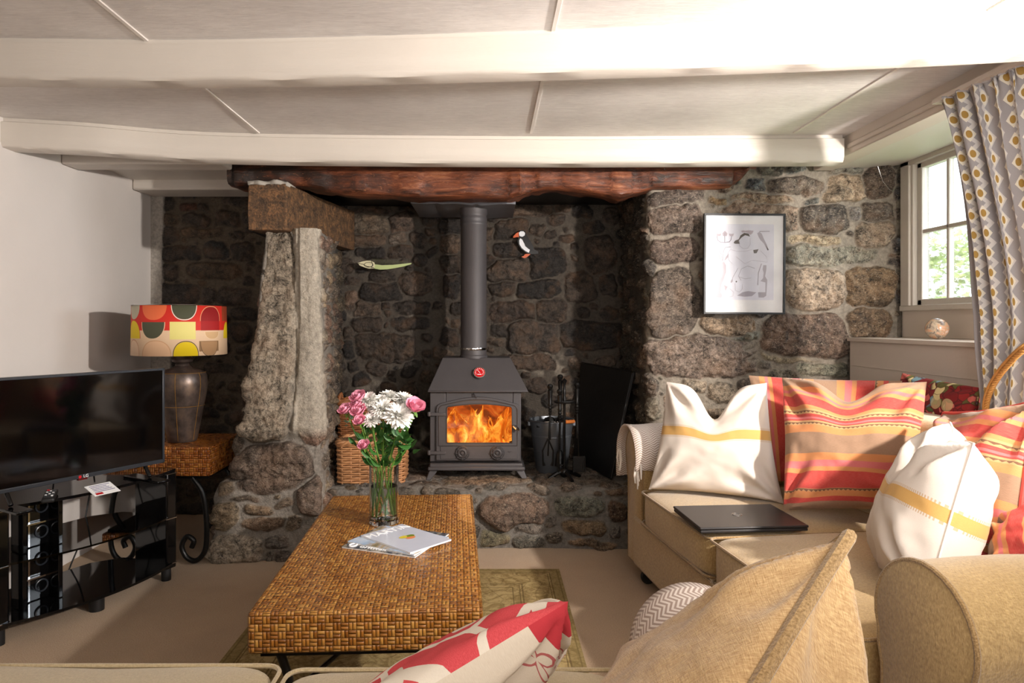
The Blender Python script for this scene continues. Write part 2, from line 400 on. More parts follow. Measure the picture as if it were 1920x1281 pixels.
def _stripe(name, vert=False):
    g = G(name); u, v, uv = g.uv(); t = u if vert else v; s = v if vert else u
    RD, OR, PK, TP, DK, CR = hx(188,50,52), hx(204,132,78), hx(208,104,110), hx(142,114,92), hx(70,32,26), hx(190,150,102)
    seq = [(0,TP),(.035,OR),(.055,PK),(.068,OR),(.082,RD),(.125,OR),(.140,CR),(.160,RD),(.172,PK),(.180,RD),(.186,CR),(.205,OR),(.235,TP),(.315,OR),(.345,PK),(.368,OR),(.385,RD),(.445,CR),(.455,OR),(.475,RD),(.490,TP)]
    tt = g.f('MODULO', t, .52)
    tt = g.add(tt, g.mul(g.sub(g.noise(g.scale(uv, (3,3,1)), 3, 2), .5), .004))
    c = g.ramp(g.f('DIVIDE', tt, .52), [(p/.52, q) for p, q in seq], True)
    zig = g.mul(g.f('ABSOLUTE', g.sub(g.f('FRACT', g.mul(s, 62)), .5)), .012)
    for p in (.150, .196, .45):
        k = g.mul(g.f('GREATER_THAN', tt, p-.002), g.f('LESS_THAN', g.sub(tt, p), g.add(zig, .0005))); c = g.mix(g.mul(k, .85), c, DK)
    n = g.noise(g.scale(uv, (90,1400,1) if not vert else (1400,90,1)), 1, 3); n2 = g.noise(g.scale(uv, (700,700,1)), 1, 2)
    c = g.mix(g.rg(n, .3, .7, 0, .22), c, hx(214,170,140))
    return g.out(c, .9, 0, g.bump(g.add(n, n2), .45, .002), .15, sheen=.15)
M_stripe = _stripe('kilim_stripe'); M_stripev = _stripe('kilim_stripe_upright', True)
def _herring():
    g = G('taupe_herringbone'); u, v, uv = g.uv()
    z = g.f('ABSOLUTE', g.sub(g.f('FRACT', g.mul(u, 22)), .5)); k = g.f('GREATER_THAN', g.f('FRACT', g.add(g.mul(v, 95), g.mul(z, 2.4))), .5)
    n = g.noise(g.scale(uv, (500,500,1)), 1, 2)
    return g.out(g.mix(g.mul(k, .85), hx(226,214,204), hx(156,132,118)), .9, 0, g.bump(g.add(k, n), .4, .002), .15, sheen=.1)
M_herr = _herring()
def _floral():
    g = G('crimson_floral_print'); u, v, uv = g.uv()
    n = g.noise(uv, 14, 2, .5, 0, True)
    w = g.n('ShaderNodeVectorMath', operation='MULTIPLY_ADD'); g.set(w.inputs[0], n); w.inputs[1].default_value = (.05,.05,0); g.set(w.inputs[2], uv)
    cc = g.voro(w.outputs[0], 34, 'F1', 'Color'); r = g.sep(cc)[0]; d = g.voro(w.outputs[0], 34, 'DISTANCE_TO_EDGE')
    c = g.ramp(r, [(0,hx(118,20,24)),(.38,hx(96,92,44)),(.5,hx(140,30,30)),(.62,hx(214,196,142)),(.74,hx(110,140,150)),(.84,hx(196,96,88)),(.93,hx(84,100,56))], True)
    c = g.mix(g.rg(d, 0, .07, 1, 0), c, hx(70,14,16))
    fl = g.voro(uv, 9, 'F1', 'Distance'); c = g.mix(g.mul(g.f('LESS_THAN', fl, .25), .6), c, hx(206,190,140))
    return g.out(c, .8, 0, g.bump(d, .2, .001))
M_floral = _floral()
def _coral():
    g = G('coral_print_linen'); u, v, uv = g.uv()
    # front face: large coral leaves on cream with pale veins
    n = g.noise(uv, 5.0, 1, .4, .6); leaf = g.f('GREATER_THAN', n, .41)
    e = g.voro(uv, 5.2, 'DISTANCE_TO_EDGE'); vein = g.f('LESS_THAN', e, .035)
    th = g.noise(g.scale(uv, (700,700,1)), 1, 2)
    red = g.mix(g.rg(th, .3, .7), hx(204,70,76), hx(222,92,96)); cr = g.mix(th, hx(226,214,196), hx(240,230,214))
    c = g.mix(g.mul(leaf, g.sub(1.0, vein)), cr, red)
    return g.out(c, .85, 0, g.bump(th, .3, .0015), .15)
M_coral = _coral()
def _coralback():
    g = G('cream_linen_with_small_flowers'); u, v, uv = g.uv()
    cu = g.mul(u, 11); cv = g.mul(v, 11)
    oi = g.f('MODULO', g.f('FLOOR', cv), 2.0)
    cu = g.add(cu, g.mul(oi, .5)); fu = g.sub(g.f('FRACT', cu), .5); fv = g.sub(g.f('FRACT', cv), .5)
    r = g.f('SQRT', g.add(g.mul(fu, fu), g.mul(fv, fv))); a = g.f('ARCTAN2', fv, fu)
    pet = g.add(.17, g.mul(g.f('COSINE', g.mul(a, 4)), .12)); ring = g.f('LESS_THAN', g.f('ABSOLUTE', g.sub(r, pet)), .035)
    th = g.noise(g.scale(uv, (700,700,1)), 1, 2)
    cr = g.mix(th, hx(214,200,180), hx(230,218,200)); c = g.mix(g.mul(ring, .85), cr, hx(178,60,68))
    cor = g.f('GREATER_THAN', g.add(u, g.mul(v, -.8)), .42); c = g.mix(cor, c, hx(196,62,70))
    return g.out(c, .85, 0, g.bump(th, .3, .0015), .15)
M_coralb = _coralback()
def _curtain():
    g = G('grey_ikat_curtain_print'); u, v, uv = g.uv()
    PU, PV = .056, .070
    cu = g.f('DIVIDE', u, PU); col = g.f('FLOOR', cu); odd = g.f('MODULO', g.f('ABSOLUTE', col), 2.0)
    cv = g.add(g.f('DIVIDE', v, PV), g.mul(odd, .5)); fu = g.sub(g.f('FRACT', cu), .5); fv = g.sub(g.f('FRACT', cv), .5)
    # zigzag ground
    tri = g.mul(g.f('ABSOLUTE', g.sub(g.f('FRACT', g.f('DIVIDE', v, PV)), .5)), 1.1)
    zz = g.f('FRACT', g.add(g.mul(cu, 1.0), tri)); gy = g.f('LESS_THAN', zz, .70)
    n = g.noise(g.scale(uv, (160,900,1)), 1, 3)
    c = g.mix(gy, hx(212,208,204), g.mix(n, hx(158,154,155), hx(174,170,171)))
    dia = g.add(g.mul(g.f('ABSOLUTE', fu), 2.1), g.mul(g.f('ABSOLUTE', fv), 1.75)); c = g.mix(g.f('LESS_THAN', dia, .70), c, hx(230,224,208))
    dot = g.add(g.f('POWER', g.mul(g.f('ABSOLUTE', fu), 6.2), 2.0), g.f('POWER', g.mul(g.f('ABSOLUTE', fv), 4.8), 2.0))
    c = g.mix(g.f('LESS_THAN', g.add(dot, g.mul(n, .25)), 1.0), c, hx(172,138,76))
    b = g.out(c, .85, 0, g.bump(n, .2, .001), .15)
    return b
M_curtain = _curtain()
def _lintel():
    g = G('old_reddish_oak'); o = g.obj(); x = g.sep(o)[0]
    n = g.noise(g.scale(o, (3, 40, 40)), 1, 6, .7, .8); n2 = g.noise(g.scale(o, (2.2, 7, 7)), 1.4, 5, .65, .6); sc = g.noise(g.scale(o, (20, 20, 90)), 1, 3, .7, 2)
    c = g.ramp(g.add(g.mul(n, .5), g.mul(n2, .5)), [(.37, hx(30,20,15)), (.47, hx(84,46,30)), (.56, hx(122,68,44)), (.67, hx(170,112,76))])
    c = g.mix(g.mul(g.rg(x, -.3, -1.1, 0, 1), g.rg(n2, .42, .58, 1.0, .25)), c, hx(44,32,26))
    c = g.mix(g.rg(sc, .64, .68, 0, .5), c, hx(186,120,76))
    return g.out(c, .42, 0, g.bump(g.add(n, g.mul(n2, .8)), .8, .01), .4)
M_lintel = _lintel()
def _pad():
    g = G('weathered_brown_timber'); o = g.obj()
    n = g.noise(o, 22, 6, .75, .5); n2 = g.noise(o, 90, 4, .7)
    c = g.ramp(g.add(g.mul(n, .6), g.mul(n2, .4)), [(.36, hx(38,28,22)), (.5, hx(96,70,46)), (.62, hx(146,104,66))])
    return g.out(c, .6, 0, g.bump(g.add(n, n2), .9, .01))
M_pad = _pad()
M_black = plain('black_gloss', hx(8,8,9), .06, 0, .02)
M_tvframe = plain('dark_grey_plastic', hx(40,44,50), .3)
M_screen = plain('tv_screen_glass', hx(5,5,6), .07, 0, .02)
M_blackp = plain('matt_black_plastic', hx(18,18,19), .5)
M_iron = plain('black_wrought_iron', hx(20,19,18), .35, .3, .1, 60, .3)
M_stove = plain('grey_stove_iron', hx(74,70,71), .5, .2, .05, 220, .15)
M_stove2 = plain('grey_stove_iron_darker', hx(62,58,59), .5, .2, .05)
M_chrome = plain('chrome', hx(200,200,200), .12, 1)
M_galv = plain('galvanised_steel', hx(128,132,138), .38, .75, .12, 12, .2)
M_orange_wood = plain('varnished_pine', hx(190,108,50), .4)
M_red = plain('red_dial_face', hx(196,24,30), .3)
M_paper = plain('white_paper', hx(243,243,243), .6)
M_card = plain('pale_print_card', hx(206,208,216), .5)
M_steelplate = plain('grey_register_plate', hx(110,110,116), .45, .1)
M_fguard = plain('soot_black_sheet', hx(14,13,13), .5, .2, .2, 30, .3)
M_rope = plain('golden_rope', hx(178,128,66), .7, 0, .2, 200, .5)
def _glass(name, col=(1,1,1,1), rough=0.0, ior=1.45):
    g = G(name); return g.out(col, rough, trans=1, ior=ior)
M_glass = _glass('vase_glass', (.96,.98,.97,1)); M_water = _glass('water', (.93,.97,.93,1), 0, 1.33)
def _pane(name, tint=1.0, refl=.08):
    g = G(name); a = g.n('ShaderNodeBsdfTransparent'); a.inputs[0].default_value = (tint, tint, tint, 1)
    b = g.n('ShaderNodeBsdfGlossy'); b.inputs['Roughness'].default_value = .03
    fr = g.n('ShaderNodeFresnel'); fr.inputs[0].default_value = 1.5
    m = g.n('ShaderNodeMixShader'); g.set(m.inputs[0], g.f('MINIMUM', g.mul(fr.outputs[0], refl/.04), .85)); g.t.links.new(a.outputs[0], m.inputs[1]); g.t.links.new(b.outputs[0], m.inputs[2])
    g.t.links.new(m.outputs[0], g.o.inputs[0]); return g.m
M_pane = _pane('window_pane', 1.0, .04); M_smoked = _pane('smoked_shelf_glass', .16, .07); M_stoveglass = _pane('stove_door_glass', .92, .03)
# ============================================================ setting
def seg_strip(name, pts, z0, z1, th, mat, chamfer=.018):   # a beam whose front face follows pts (x,y), chamfered lower and upper edge
    pts = spline([(x, y, 0) for x, y in pts], 8); mb = MB(); rows = []
    for i, p in enumerate(pts):
        y = p.y; w = .002*math.sin(i*1.7)+.0015*math.sin(i*4.1)
        prof = [(y+.016, z1), (y+.016, z1-.02), (y, z1-.026), (y+w, (z0+z1)/2), (y, z0+.022), (y+.004, z0+.018), (y+.004, z0+.012), (y+.014+w, z0+w), (y+th, z0), (y+th, z1)]
        rows.append([(p.x, a, b) for a, b in prof])
    mb.grid(np.array(rows)); n = len(prof)
    mb.f.append(list(range(n))); k = len(mb.v)-n; mb.f.append([k+i for i in range(n)])
    return struct(obj(name, mb, mat, ang=50))
def pbox(name, a, b, mat, **k): return struct(obj(name, MB().box(a, b), mat, **k))

ZC = 2.13
pbox('floor', (-2.35,-1.6,-.05), (2.6,4.6,0), M_carpet)
pbox('ceiling', (-2.35,-1.6,ZC), (1.80,4.6,ZC+.06), M_ceil)
mb = MB(); mb.hexa([(1.80,-1.6,2.045),(2.36,-1.6,2.078),(2.36,4.6,2.078),(1.80,4.6,2.045)], [(1.80,-1.6,2.19),(2.36,-1.6,2.19),(2.36,4.6,2.19),(1.80,4.6,2.19)])
struct(obj('ceiling_window', mb, M_paint))
mb = MB(); mb.box((-2.35,-1.6,0), (-2.15,4.5,2.13)); struct(obj('wall_left', mb, M_wall))
mb = MB(); mb.box((-2.35,-1.7,0), (2.6,-1.6,2.2)); struct(obj('wall_behind', mb, M_wall))
k = 0
for x in (-1.10, .197, 1.45):
    k += 1; pbox('trim_%d' % k, (x-.006,-1.5,ZC-.005), (x+.006,3.25,ZC+.01), M_bead)
bx = lambda px, Y: ((px-CX)/F*Y, Y)
seg_strip('trim_4', [(-2.14,2.155)]+[bx(0,2.16), bx(400,2.17), bx(960,2.11), bx(1500,2.03), bx(1920,1.95)]+[(1.9,1.86),(2.2,1.82)], 1.998, ZC+.005, .085, M_paint)
seg_strip('trim_5', [bx(0,3.0), bx(150,3.07), bx(430,3.24), bx(1000,3.30), bx(1400,3.285), bx(1583,3.275)], 1.998, ZC+.005, .10, M_paint)
mb = MB(); mb.box((1.725,-1.5,2.035), (1.83,3.64,ZC+.01)); mb.box((1.715,-1.5,2.06), (1.727,3.28,2.085)); struct(obj('trim_6', mb, M_panel, bevel=.006))
pbox('trim_7', (-2.148,3.42,2.02), (-1.34,3.56,2.10), M_paint, bevel=.01)
pbox('trim_8', (-2.148,4.10,2.025), (-1.15,4.34,2.10), M_paint, bevel=.012)
pbox('ceiling_alcove', (-2.15,3.44,2.085), (-1.1,4.5,2.128), M_paint)

# ---- palettes (true stone colours)
PR = [hx(112,98,86), hx(90,82,74), hx(130,114,96), hx(104,100,90), hx(140,126,108), hx(78,72,67), hx(118,112,98), hx(118,98,82)]
PRs = [hx(70,58,49), hx(54,46,40), hx(46,40,36), hx(80,67,56), hx(60,50,42), hx(40,35,32)]
PRa = [hx(66,56,48), hx(56,47,40), hx(74,60,46), hx(60,52,46), hx(48,42,38)]
PRh = [hx(104,92,80), hx(84,78,70), hx(96,84,66), hx(76,68,60)]
def zst(lst, sx, sy, s, Y, x0, z0=0.0, cols=PR, H=.028, rnd=None, grow=1.0):   # zoomed-picture boxes -> stones on a plane at depth Y
    out = []
    for i, q in enumerate(lst):
        a = P(sx+q[0]/s, sy+q[1]/s, Y); b = P(sx+q[2]/s, sy+q[3]/s, Y)
        c = q[4] if len(q) > 4 and q[4] else cols[i % len(cols)]; h = q[5] if len(q) > 5 else H; rot = q[6] if len(q) > 6 else 0.0
        out.append(((a.x+b.x)/2-x0, (a.z+b.z)/2-z0, abs(b.x-a.x)/2*grow, abs(a.z-b.z)/2*grow, rot, 3.8 if i % 3 else 2.8, c, h))
    return out
C = hx
# ---- right-hand chimney breast, x .85 to 2.22, front face at Y 3.65; turns back into the fireplace at its left
XL = .855
def S_right(u, v):
    # u below .72 is the reveal running back to the fireplace's rear wall
    a = .72; t = np.clip(u, 0, None); r = .05
    x = np.where(u < a, XL, XL+(u-a)); y = np.where(u < a, 4.42-u*(4.42-3.67)/a, 3.67)
    k = np.clip(1-np.abs(u-a)/r, 0, 1)**2; x = x+k*.012; y = y+k*.012
    y = y+.0*v; x = x+.012*np.sin(v*9+1)*np.clip(1-np.abs(u-a)/.25, 0, 1)
    return np.stack([x, y, v+0*u], 2)
rs = zst([(108,232,440,312,C(96,84,76)),(125,322,410,478,C(112,98,88)),(120,520,415,650,C(108,92,82)),(115,700,388,1052,C(106,94,84)),(120,1082,712,1300,C(124,108,96),.035),
    (665,160,772,232,C(88,90,90)),(795,162,1125,244,C(98,88,78)),(1135,155,1358,292,C(150,132,110)),(1362,105,1525,272,C(78,66,56)),(985,308,1258,478,C(84,76,68),.035,-.1),
    (1248,325,1340,392,C(128,124,118)),(1345,308,1522,412,C(86,78,70)),(1308,412,1512,560,C(142,126,108)),(950,498,1208,554,C(150,136,112)),(915,560,1410,656,C(124,120,106),.02),
    (898,685,1232,908,C(142,126,108),.035),(1262,688,1512,900,C(112,92,70)),(790,950,1255,1192,C(106,88,76),.035),(1252,918,1505,1082,C(112,92,72)),(412,955,712,1052,C(146,126,104)),
    (600,1040,776,1092,C(118,118,106)),(608,1100,746,1156,C(126,116,100)),(775,1160,1098,1214,C(152,138,114)),(445,262,562,306,C(140,116,84)),(615,252,932,304,C(158,136,114)),(540,312,982,472,C(148,128,110)),
    (750,80,892,142,C(110,104,94)),(898,80,1032,136,C(106,108,102)),(1000,262,1102,302,C(104,104,98)),(985,1225,1260,1300,C(126,124,108)),(668,1172,752,1220,C(122,108,96)),(726,1222,812,1262,C(112,104,94)),
    (1530,120,1566,180,C(72,70,70)),(1534,210,1566,290,C(60,60,62)),(1532,340,1570,400,C(90,80,72)),(1534,500,1568,580,C(62,62,64)),(1532,690,1570,760,C(84,76,70)),(1534,800,1566,880,C(60,60,62)),(1140,100,1340,150,C(112,110,100))],
    1180, 280, 3.05, 3.65, XL-.72, 0, PR, .03, grow=1.12)
def post_right(u, v, h, col, al, e):
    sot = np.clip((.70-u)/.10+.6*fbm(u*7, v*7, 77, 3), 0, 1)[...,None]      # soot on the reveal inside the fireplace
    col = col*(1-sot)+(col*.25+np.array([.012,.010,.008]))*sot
    return h, col, al
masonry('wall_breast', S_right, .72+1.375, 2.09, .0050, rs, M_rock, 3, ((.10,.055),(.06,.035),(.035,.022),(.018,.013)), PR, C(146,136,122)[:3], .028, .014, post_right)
# ---- rear wall of the fireplace
def S_back(u, v): return np.stack([-1.0+u, 4.42+.03*np.sin(u*3.1)+0*v, v+0*u+.30], 2)
bs = zst([(130,150,342,182),(125,195,316,300,C(96,84,70)),(335,195,476,292,C(78,64,54)),(105,300,306,372),(335,300,432,362,C(104,94,84)),(150,380,312,442),(325,378,476,442),(215,525,356,596),(183,595,398,692),(80,642,160,732,C(94,78,66)),(145,690,292,782,C(80,68,58)),
    (295,708,358,752),(128,775,296,878),(375,700,560,782),(365,800,560,862),(75,858,132,922),(143,893,478,1040),(72,935,136,1036),(385,530,575,645),(640,150,752,202,C(92,82,72)),(630,212,752,302),(640,308,752,422),(650,430,762,542),(650,555,752,672),(925,453,1168,582,C(70,60,52),.03,.05),
    (948,233,1132,332),(943,358,1102,442),(1140,248,1232,312),(908,588,1078,658),(1083,585,1312,682),(928,700,1182,812,C(66,54,46)),(935,825,1032,892),(1048,818,1308,1003,C(60,52,46)),(912,895,1003,952),(1198,698,1362,812),(1150,398,1345,562),(1478,333,1642,532),(1558,560,1652,662),(1328,818,1682,962),(978,128,1264,212),(1360,538,1525,702),(640,850,752,942),(980,1010,1300,1100),(700,700,760,780)],
    620, 340, 3.097, 4.42, -1.0, .30, PRs, .026, grow=1.12)
def post_back(u, v, h, col, al, e):
    lim = np.clip(vn(u*6, v*6, 31)*1.6-.9+np.clip((.75-v)*1.2, -.4, .4), 0, 1)*np.clip(vn(u*30, v*30, 32)*2-.6, 0, 1)*(1-al)*.8   # lime bloom on joints low down
    col = col*(1-lim[...,None])+np.array(C(196,184,166)[:3])*lim[...,None]
    return h, col, al
masonry('wall_hearth_back', S_back, 1.95, 1.78, .0054, bs, M_soot, 5, ((.07,.045),(.045,.03),(.025,.018)), PRs, C(80,72,63)[:3], .026, .012, post_back)
# ---- alcove behind the lamp
def S_alc(u, v): return np.stack([-2.15+u, 4.36+0*u+0*v, v+0*u], 2)
al_s = zst([(300,300,412,352,C(96,60,44)),(310,368,462,442),(308,450,552,518),(153,455,302,552),(183,558,424,648),(428,533,577,627,C(46,46,46)),(588,518,742,642),(348,650,648,750),(143,658,292,747),(118,765,412,882),(518,780,702,902),(488,350,642,442),(158,380,302,450),(410,800,512,880)],
    240, 280, 3.05, 4.36, -2.15, 0, PRa, .024)
def post_alc(u, v, h, col, al, e):
    k = np.clip((.075+.03*fbm(v*4, u*4, 9, 3)+np.where(v > 1.15, 0, .06)-u)/.006, 0, 1)
    pc = np.array(C(176,168,158)[:3]); k3 = k[...,None]
    return h*(1-k)+k*.03, col*(1-k3)+pc*k3, al*(1-k)
masonry('wall_alcove', S_alc, 1.0, 2.1, .0075, al_s, M_soot, 8, ((.10,.045),(.07,.035),(.04,.025),(.02,.014)), PRa, C(92,80,66)[:3], .024, .006, post_alc)
# ---- granite pier left of the fireplace
PYF = 3.56
yy = np.array([300,345,430,470,520,600,700,760,800,820,845,870,898,906,930,1000,1055]); xl_ = np.array([500,500,494,486,479,473,463,456,452,446,440,437,441,408,400,397,394.])
xr_ = np.array([575,575,596,598,602,606,606,606,606,607,606,602,606,610,612,612,612.])
zz = CH-(yy-CY)/F*PYF; o_ = np.argsort(zz); zz_, xlw, xrw = zz[o_], ((xl_-CX)/F*PYF)[o_], ((xr_-CX)/F*PYF)[o_]
def S_pier(u, v):
    xl = np.interp(v, zz_, xlw); xr = np.interp(v, zz_, xrw)
    yf = PYF-.05*np.clip((.42-v)/.08, 0, 1)-.03*np.clip((.62-np.abs(v-.53)*6), 0, 1)
    a, b, c = .78, .78+.44, .78+.44+.84
    x = np.empty_like(u); y = np.empty_like(u)
    t = u/a; x1 = (xl+.02)*(t)+(xl-.0)*(1-t); y1 = 4.35*(1-t)+yf*t
    t2 = (u-a)/(b-a); x2 = xl+(xr-xl)*t2; t3 = (u-b)/(c-b); x3 = xr+(-.965-xr)*np.clip(t3, 0, 1); y3 = yf+(4.42-yf)*t3
    x = np.where(u < a, x1, np.where(u < b, x2, x3)); y = np.where(u < a, y1, np.where(u < b, yf, y3))
    r = .055
    k1 = np.clip(1-np.abs(u-a)/r, 0, 1)**2; k2 = np.clip(1-np.abs(u-b)/r, 0, 1)**2
    x = x+k1*.02-k2*.018; y = y+k1*.02+k2*.018
    return np.stack([x, y, v+0*u], 2)
def pier_st(px0, py0, px1, py1, col, h=.03, rot=0, p=3.0):
    z = CH-((py0+py1)/2-CY)/F*PYF; XA = np.interp(z, zz_, xlw); XB = np.interp(z, zz_, xrw)
    f = lambda px: .78+((px-CX)/F*PYF-XA)/(XB-XA)*.44
    return ((f(px0)+f(px1))/2, z, abs(f(px1)-f(px0))/2, (py1-py0)/2/F*PYF, rot, p, col, h)
q = lambda a, b, c, d: (380+a/3.05, 680+b/3.05, 380+c/3.05, 680+d/3.05)
ps = [pier_st(474,425,556,835, C(142,130,114), .05, .02, 5.0), pier_st(*q(165,462,640,742), C(118,102,90), .06, .03, 2.6),
    pier_st(*q(42,968,382,1140), C(146,134,118), .05, 0, 3.5), pier_st(*q(60,788,218,956), C(140,122,98), .045), pier_st(*q(92,672,202,748), C(134,116,94)), pier_st(*q(172,754,326,786), C(92,80,68), .02),
    pier_st(*q(248,798,402,856), C(126,106,84)), pier_st(*q(243,868,476,938), C(120,100,82)), pier_st(*q(412,778,522,826), C(104,90,76), .02, .15), pier_st(*q(484,868,572,952), C(120,106,90), .025, .3),
    pier_st(*q(538,650,715,872), C(98,84,74), .05), pier_st(*q(378,962,522,1032), C(104,96,88)), pier_st(*q(383,1044,432,1132), C(96,88,80)), pier_st(*q(430,1044,530,1132), C(106,94,84))]
def post_pier(u, v, h, col, al, e):
    # lime render beside the upright, thinning to rubble on the return face
    k = np.clip((u-1.045-.10*fbm(v*5, u*3, 3, 4))/.03, 0, 1)*np.clip((1.26+.16*fbm(v*4+9, u*3, 4, 4)-u)/.05, 0, 1)*np.clip((v-.62)/.06, 0, 1)
    k3 = k[...,None]; pc = np.array(C(186,176,160)[:3])*(1+.5*fbm(u*14, v*5, 21, 4))[...,None]
    col = col*(1-k3)+pc*k3; h = h*(1-k)+k*(.028+.045*fbm(u*7, v*4, 22, 4)-.02*np.clip((u-1.15)/.1,0,1)); al = al*(1-.7*k)
    big = np.clip((.95-np.abs(v-1.15))/.1, 0, 1)*np.clip((1.09-u)/.02, 0, 1)*np.clip((u-.7)/.05, 0, 1)
    h = h+big*(.07*fbm(u*4.5, v*3, 41, 4)-.05*np.abs(fbm(u*6, v*4, 42, 4)))
    m = np.clip(1-np.abs(v-.55)/.18, 0, 1); h = h+m*(.05*fbm(u*16, v*16, 43, 4))
    sot = np.clip((u-1.5)/.35+.5*fbm(u*6, v*6, 79, 3), 0, 1)[...,None]; col = col*(1-.75*sot)
    return h, col, al
masonry('wall_pier', S_pier, 2.06, 1.715, .0050, ps, M_rock, 12, ((.07,.045),(.05,.032),(.03,.02),(.016,.012)), [C(120,104,88), C(104,92,80), C(138,120,96), C(112,88,74)], C(142,134,124)[:3], .03, .010, post_pier)
# ---- raised hearth
XH0 = -.93
def S_hearth(u, v):
    hz = .335; r = .04
    yb = 3.70+.012*np.sin(u*7)
    y = np.where(v < hz, yb, yb+(v-hz)); z = np.where(v < hz, v, hz)
    k = np.clip(1-np.abs(v-hz)/r, 0, 1)**2; y = y+k*.014; z = z-k*.014
    return np.stack([XH0+u+0*v, y, z-.001], 2)
qh = lambda a, b, c, d, col, h=.03, rot=0: ((lambda A, B: ((A.x+B.x)/2-XH0, min(.33, (A.z+B.z)/2), (B.x-A.x)/2, (A.z-B.z)/2, rot, 3.0, col, h))(P(860+a/5.333, 860+b/5.333, 3.69), P(860+c/5.333, 860+d/5.333, 3.69)))
hs = [qh(235,345,930,700,C(112,92,78),.05,.06), qh(960,350,1460,585,C(104,104,92),.03,.0), qh(870,565,990,690,C(100,92,84),.02), qh(1010,620,1450,790,C(116,96,72)), qh(1490,420,1720,660,C(84,66,52)), qh(1480,690,1640,800,C(104,98,92)),
    qh(560,670,870,780,C(96,88,80),.02), qh(210,735,520,890,C(112,106,84)), qh(530,795,870,915,C(98,94,84),.02), qh(880,755,1040,870,C(94,84,72),.02), qh(1110,825,1550,915,C(120,98,76)),
    (.35,.60,.34,.13,.05,3.2,C(96,84,74),.012), (.92,.50,.26,.10,-.06,3.0,C(104,88,72),.012), (1.42,.52,.22,.11,.1,3.0,C(88,80,72),.012), (1.15,.72,.30,.10,0,3.4,C(84,76,68),.010), (.8,.85,.3,.12,0,3,C(64,58,52),.010), (.25,.40,.2,.05,0,3,C(92,84,76),.012)]
masonry('wall_hearth', S_hearth, 1.95, .335+.72, .0062, hs, M_rock, 15, ((.08,.04),(.05,.03),(.025,.018)), PRh, C(124,118,110)[:3], .022, .008, None)
pbox('ceiling_void_slab', (-1.2,3.70,1.985), (.9,4.5,2.12), M_fguard)  # black slab added to stand in for the dark void up the chimney
DKS = plain('dark_filler_stone', hx(38,33,30), .8, 0, .3, 30, .6)
pbox('wall_leak_filler', (-1.30,3.70,1.72), (-1.10,4.5,2.12), DKS); pbox('wall_leak_backing', (-2.35,4.5,0), (2.6,4.6,2.2), DKS)  # dark filler box and rear backing, added to seal out leaking sky light
# ---- timber
def timber():
    bot = [(425,345),(440,349),(470,350),(520,350),(560,349),(600,356),(640,362),(700,366),(760,369),(800,372),(880,369),(950,373),(975,367),(1000,358),(1030,352),(1070,356),(1120,362),(1165,372),(1200,362),(1230,351),(1300,351),(1372,350),(1392,336),(1418,306)]
    Yf = 3.60; mb = MB(); rows = []
    for i, (px, py) in enumerate([(a+(b-a)*t, c+(d-c)*t) for (a, c), (b, d) in zip(bot[:-1], bot[1:]) for t in (0,.25,.5,.75)]+[bot[-1]]):
        p = P(px, py, Yf); w = .010*math.sin(i*.9)+.006*math.sin(i*2.3+1)
        zt = 2.065; x = p.x; zb = p.z
        rows.append([(x, Yf+.02, zt), (x, Yf+w*.4, zt-.03), (x, Yf-.004+w, zt*.5+zb*.5), (x, Yf+w, zb+.02), (x, Yf+.02+w*.5, zb+.004), (x, Yf+.07, zb-.002), (x, Yf+.16, zb+.004+w*.5), (x, Yf+.17, zt)])
    mb.grid(np.array(rows)); n = 8; mb.f.append(list(range(n))); k = len(mb.v)-n; mb.f.append([k+i for i in range(n)])
    o = obj('lintel_beam', mb, M_lintel, ang=50); tag(o, 'long reddish-brown oak lintel spanning the stone fireplace under the ceiling beam', 'beam')
    nl = MB(); nl.lathe([(.004,0),(.0045,.006),(.002,.009)], P(1246,318,Yf-.002), 10, Matrix.Rotation(R(90), 4, 'X')); n_ = obj('nail', nl, M_chrome, o); n_['label'] = 'small brass nail head'
timber()
mb = MB(); f0 = P(465,425,3.50); f1 = P(536,425,3.50)
A = [Vector((f0.x,3.50,1.70)), Vector((f1.x,3.50,1.70)), Vector((-.865,4.38,1.69)), Vector((-1.10,4.38,1.69))]
N = 14; rows = []
for i in range(N+1):
    t = i/N; l = A[0].lerp(A[3], t); r = A[1].lerp(A[2], t); zt = 1.935; w = .006*math.sin(i*2.1)
    rows.append([(l.x,l.y,l.z),(l.x-.004,l.y,1.8+w),(l.x,l.y,zt),(r.x,r.y,zt+.004),(r.x+.004+w,r.y,1.82),(r.x,r.y,r.z)])
mb.grid(np.array([q+[q[0]] for q in rows])); mb.f.append(list(range(6))[::-1]); k = len(mb.v)-7; mb.f.append([k+i for i in range(6)])
o = obj('padstone_timber', mb, M_pad, bevel=.006, ang=30); tag(o, 'square-ended brown timber block on top of the granite pier, running back into the fireplace', 'beam')
mb = MB(); mb.grid(np.array([[(f0.x+(f1.x-f0.x+.01)*i/12, 3.495+.012*math.sin(i*1.3)+j*.12, 1.940+.004*math.sin(i*.9+j)+.004*(1-abs(i-6)/6)) for j in range(3)] for i in range(13)]))
mo = obj('mortar_bed', mb, plain('lime_mortar', hx(170,164,154), .9, 0, .1, 40, .5), o, solid=.02); mo['label'] = 'strip of pale mortar along its top'

# ---- window wall on the right
XW = 2.22
mb = MB()
mb.box((XW,-1.6,0), (XW+.07,4.55,1.295)); mb.box((XW,-1.6,1.295), (XW+.07,2.10,2.1)); mb.box((XW,3.645,1.295), (XW+.07,4.55,2.1))
struct(obj('wall_right', mb, M_wall))
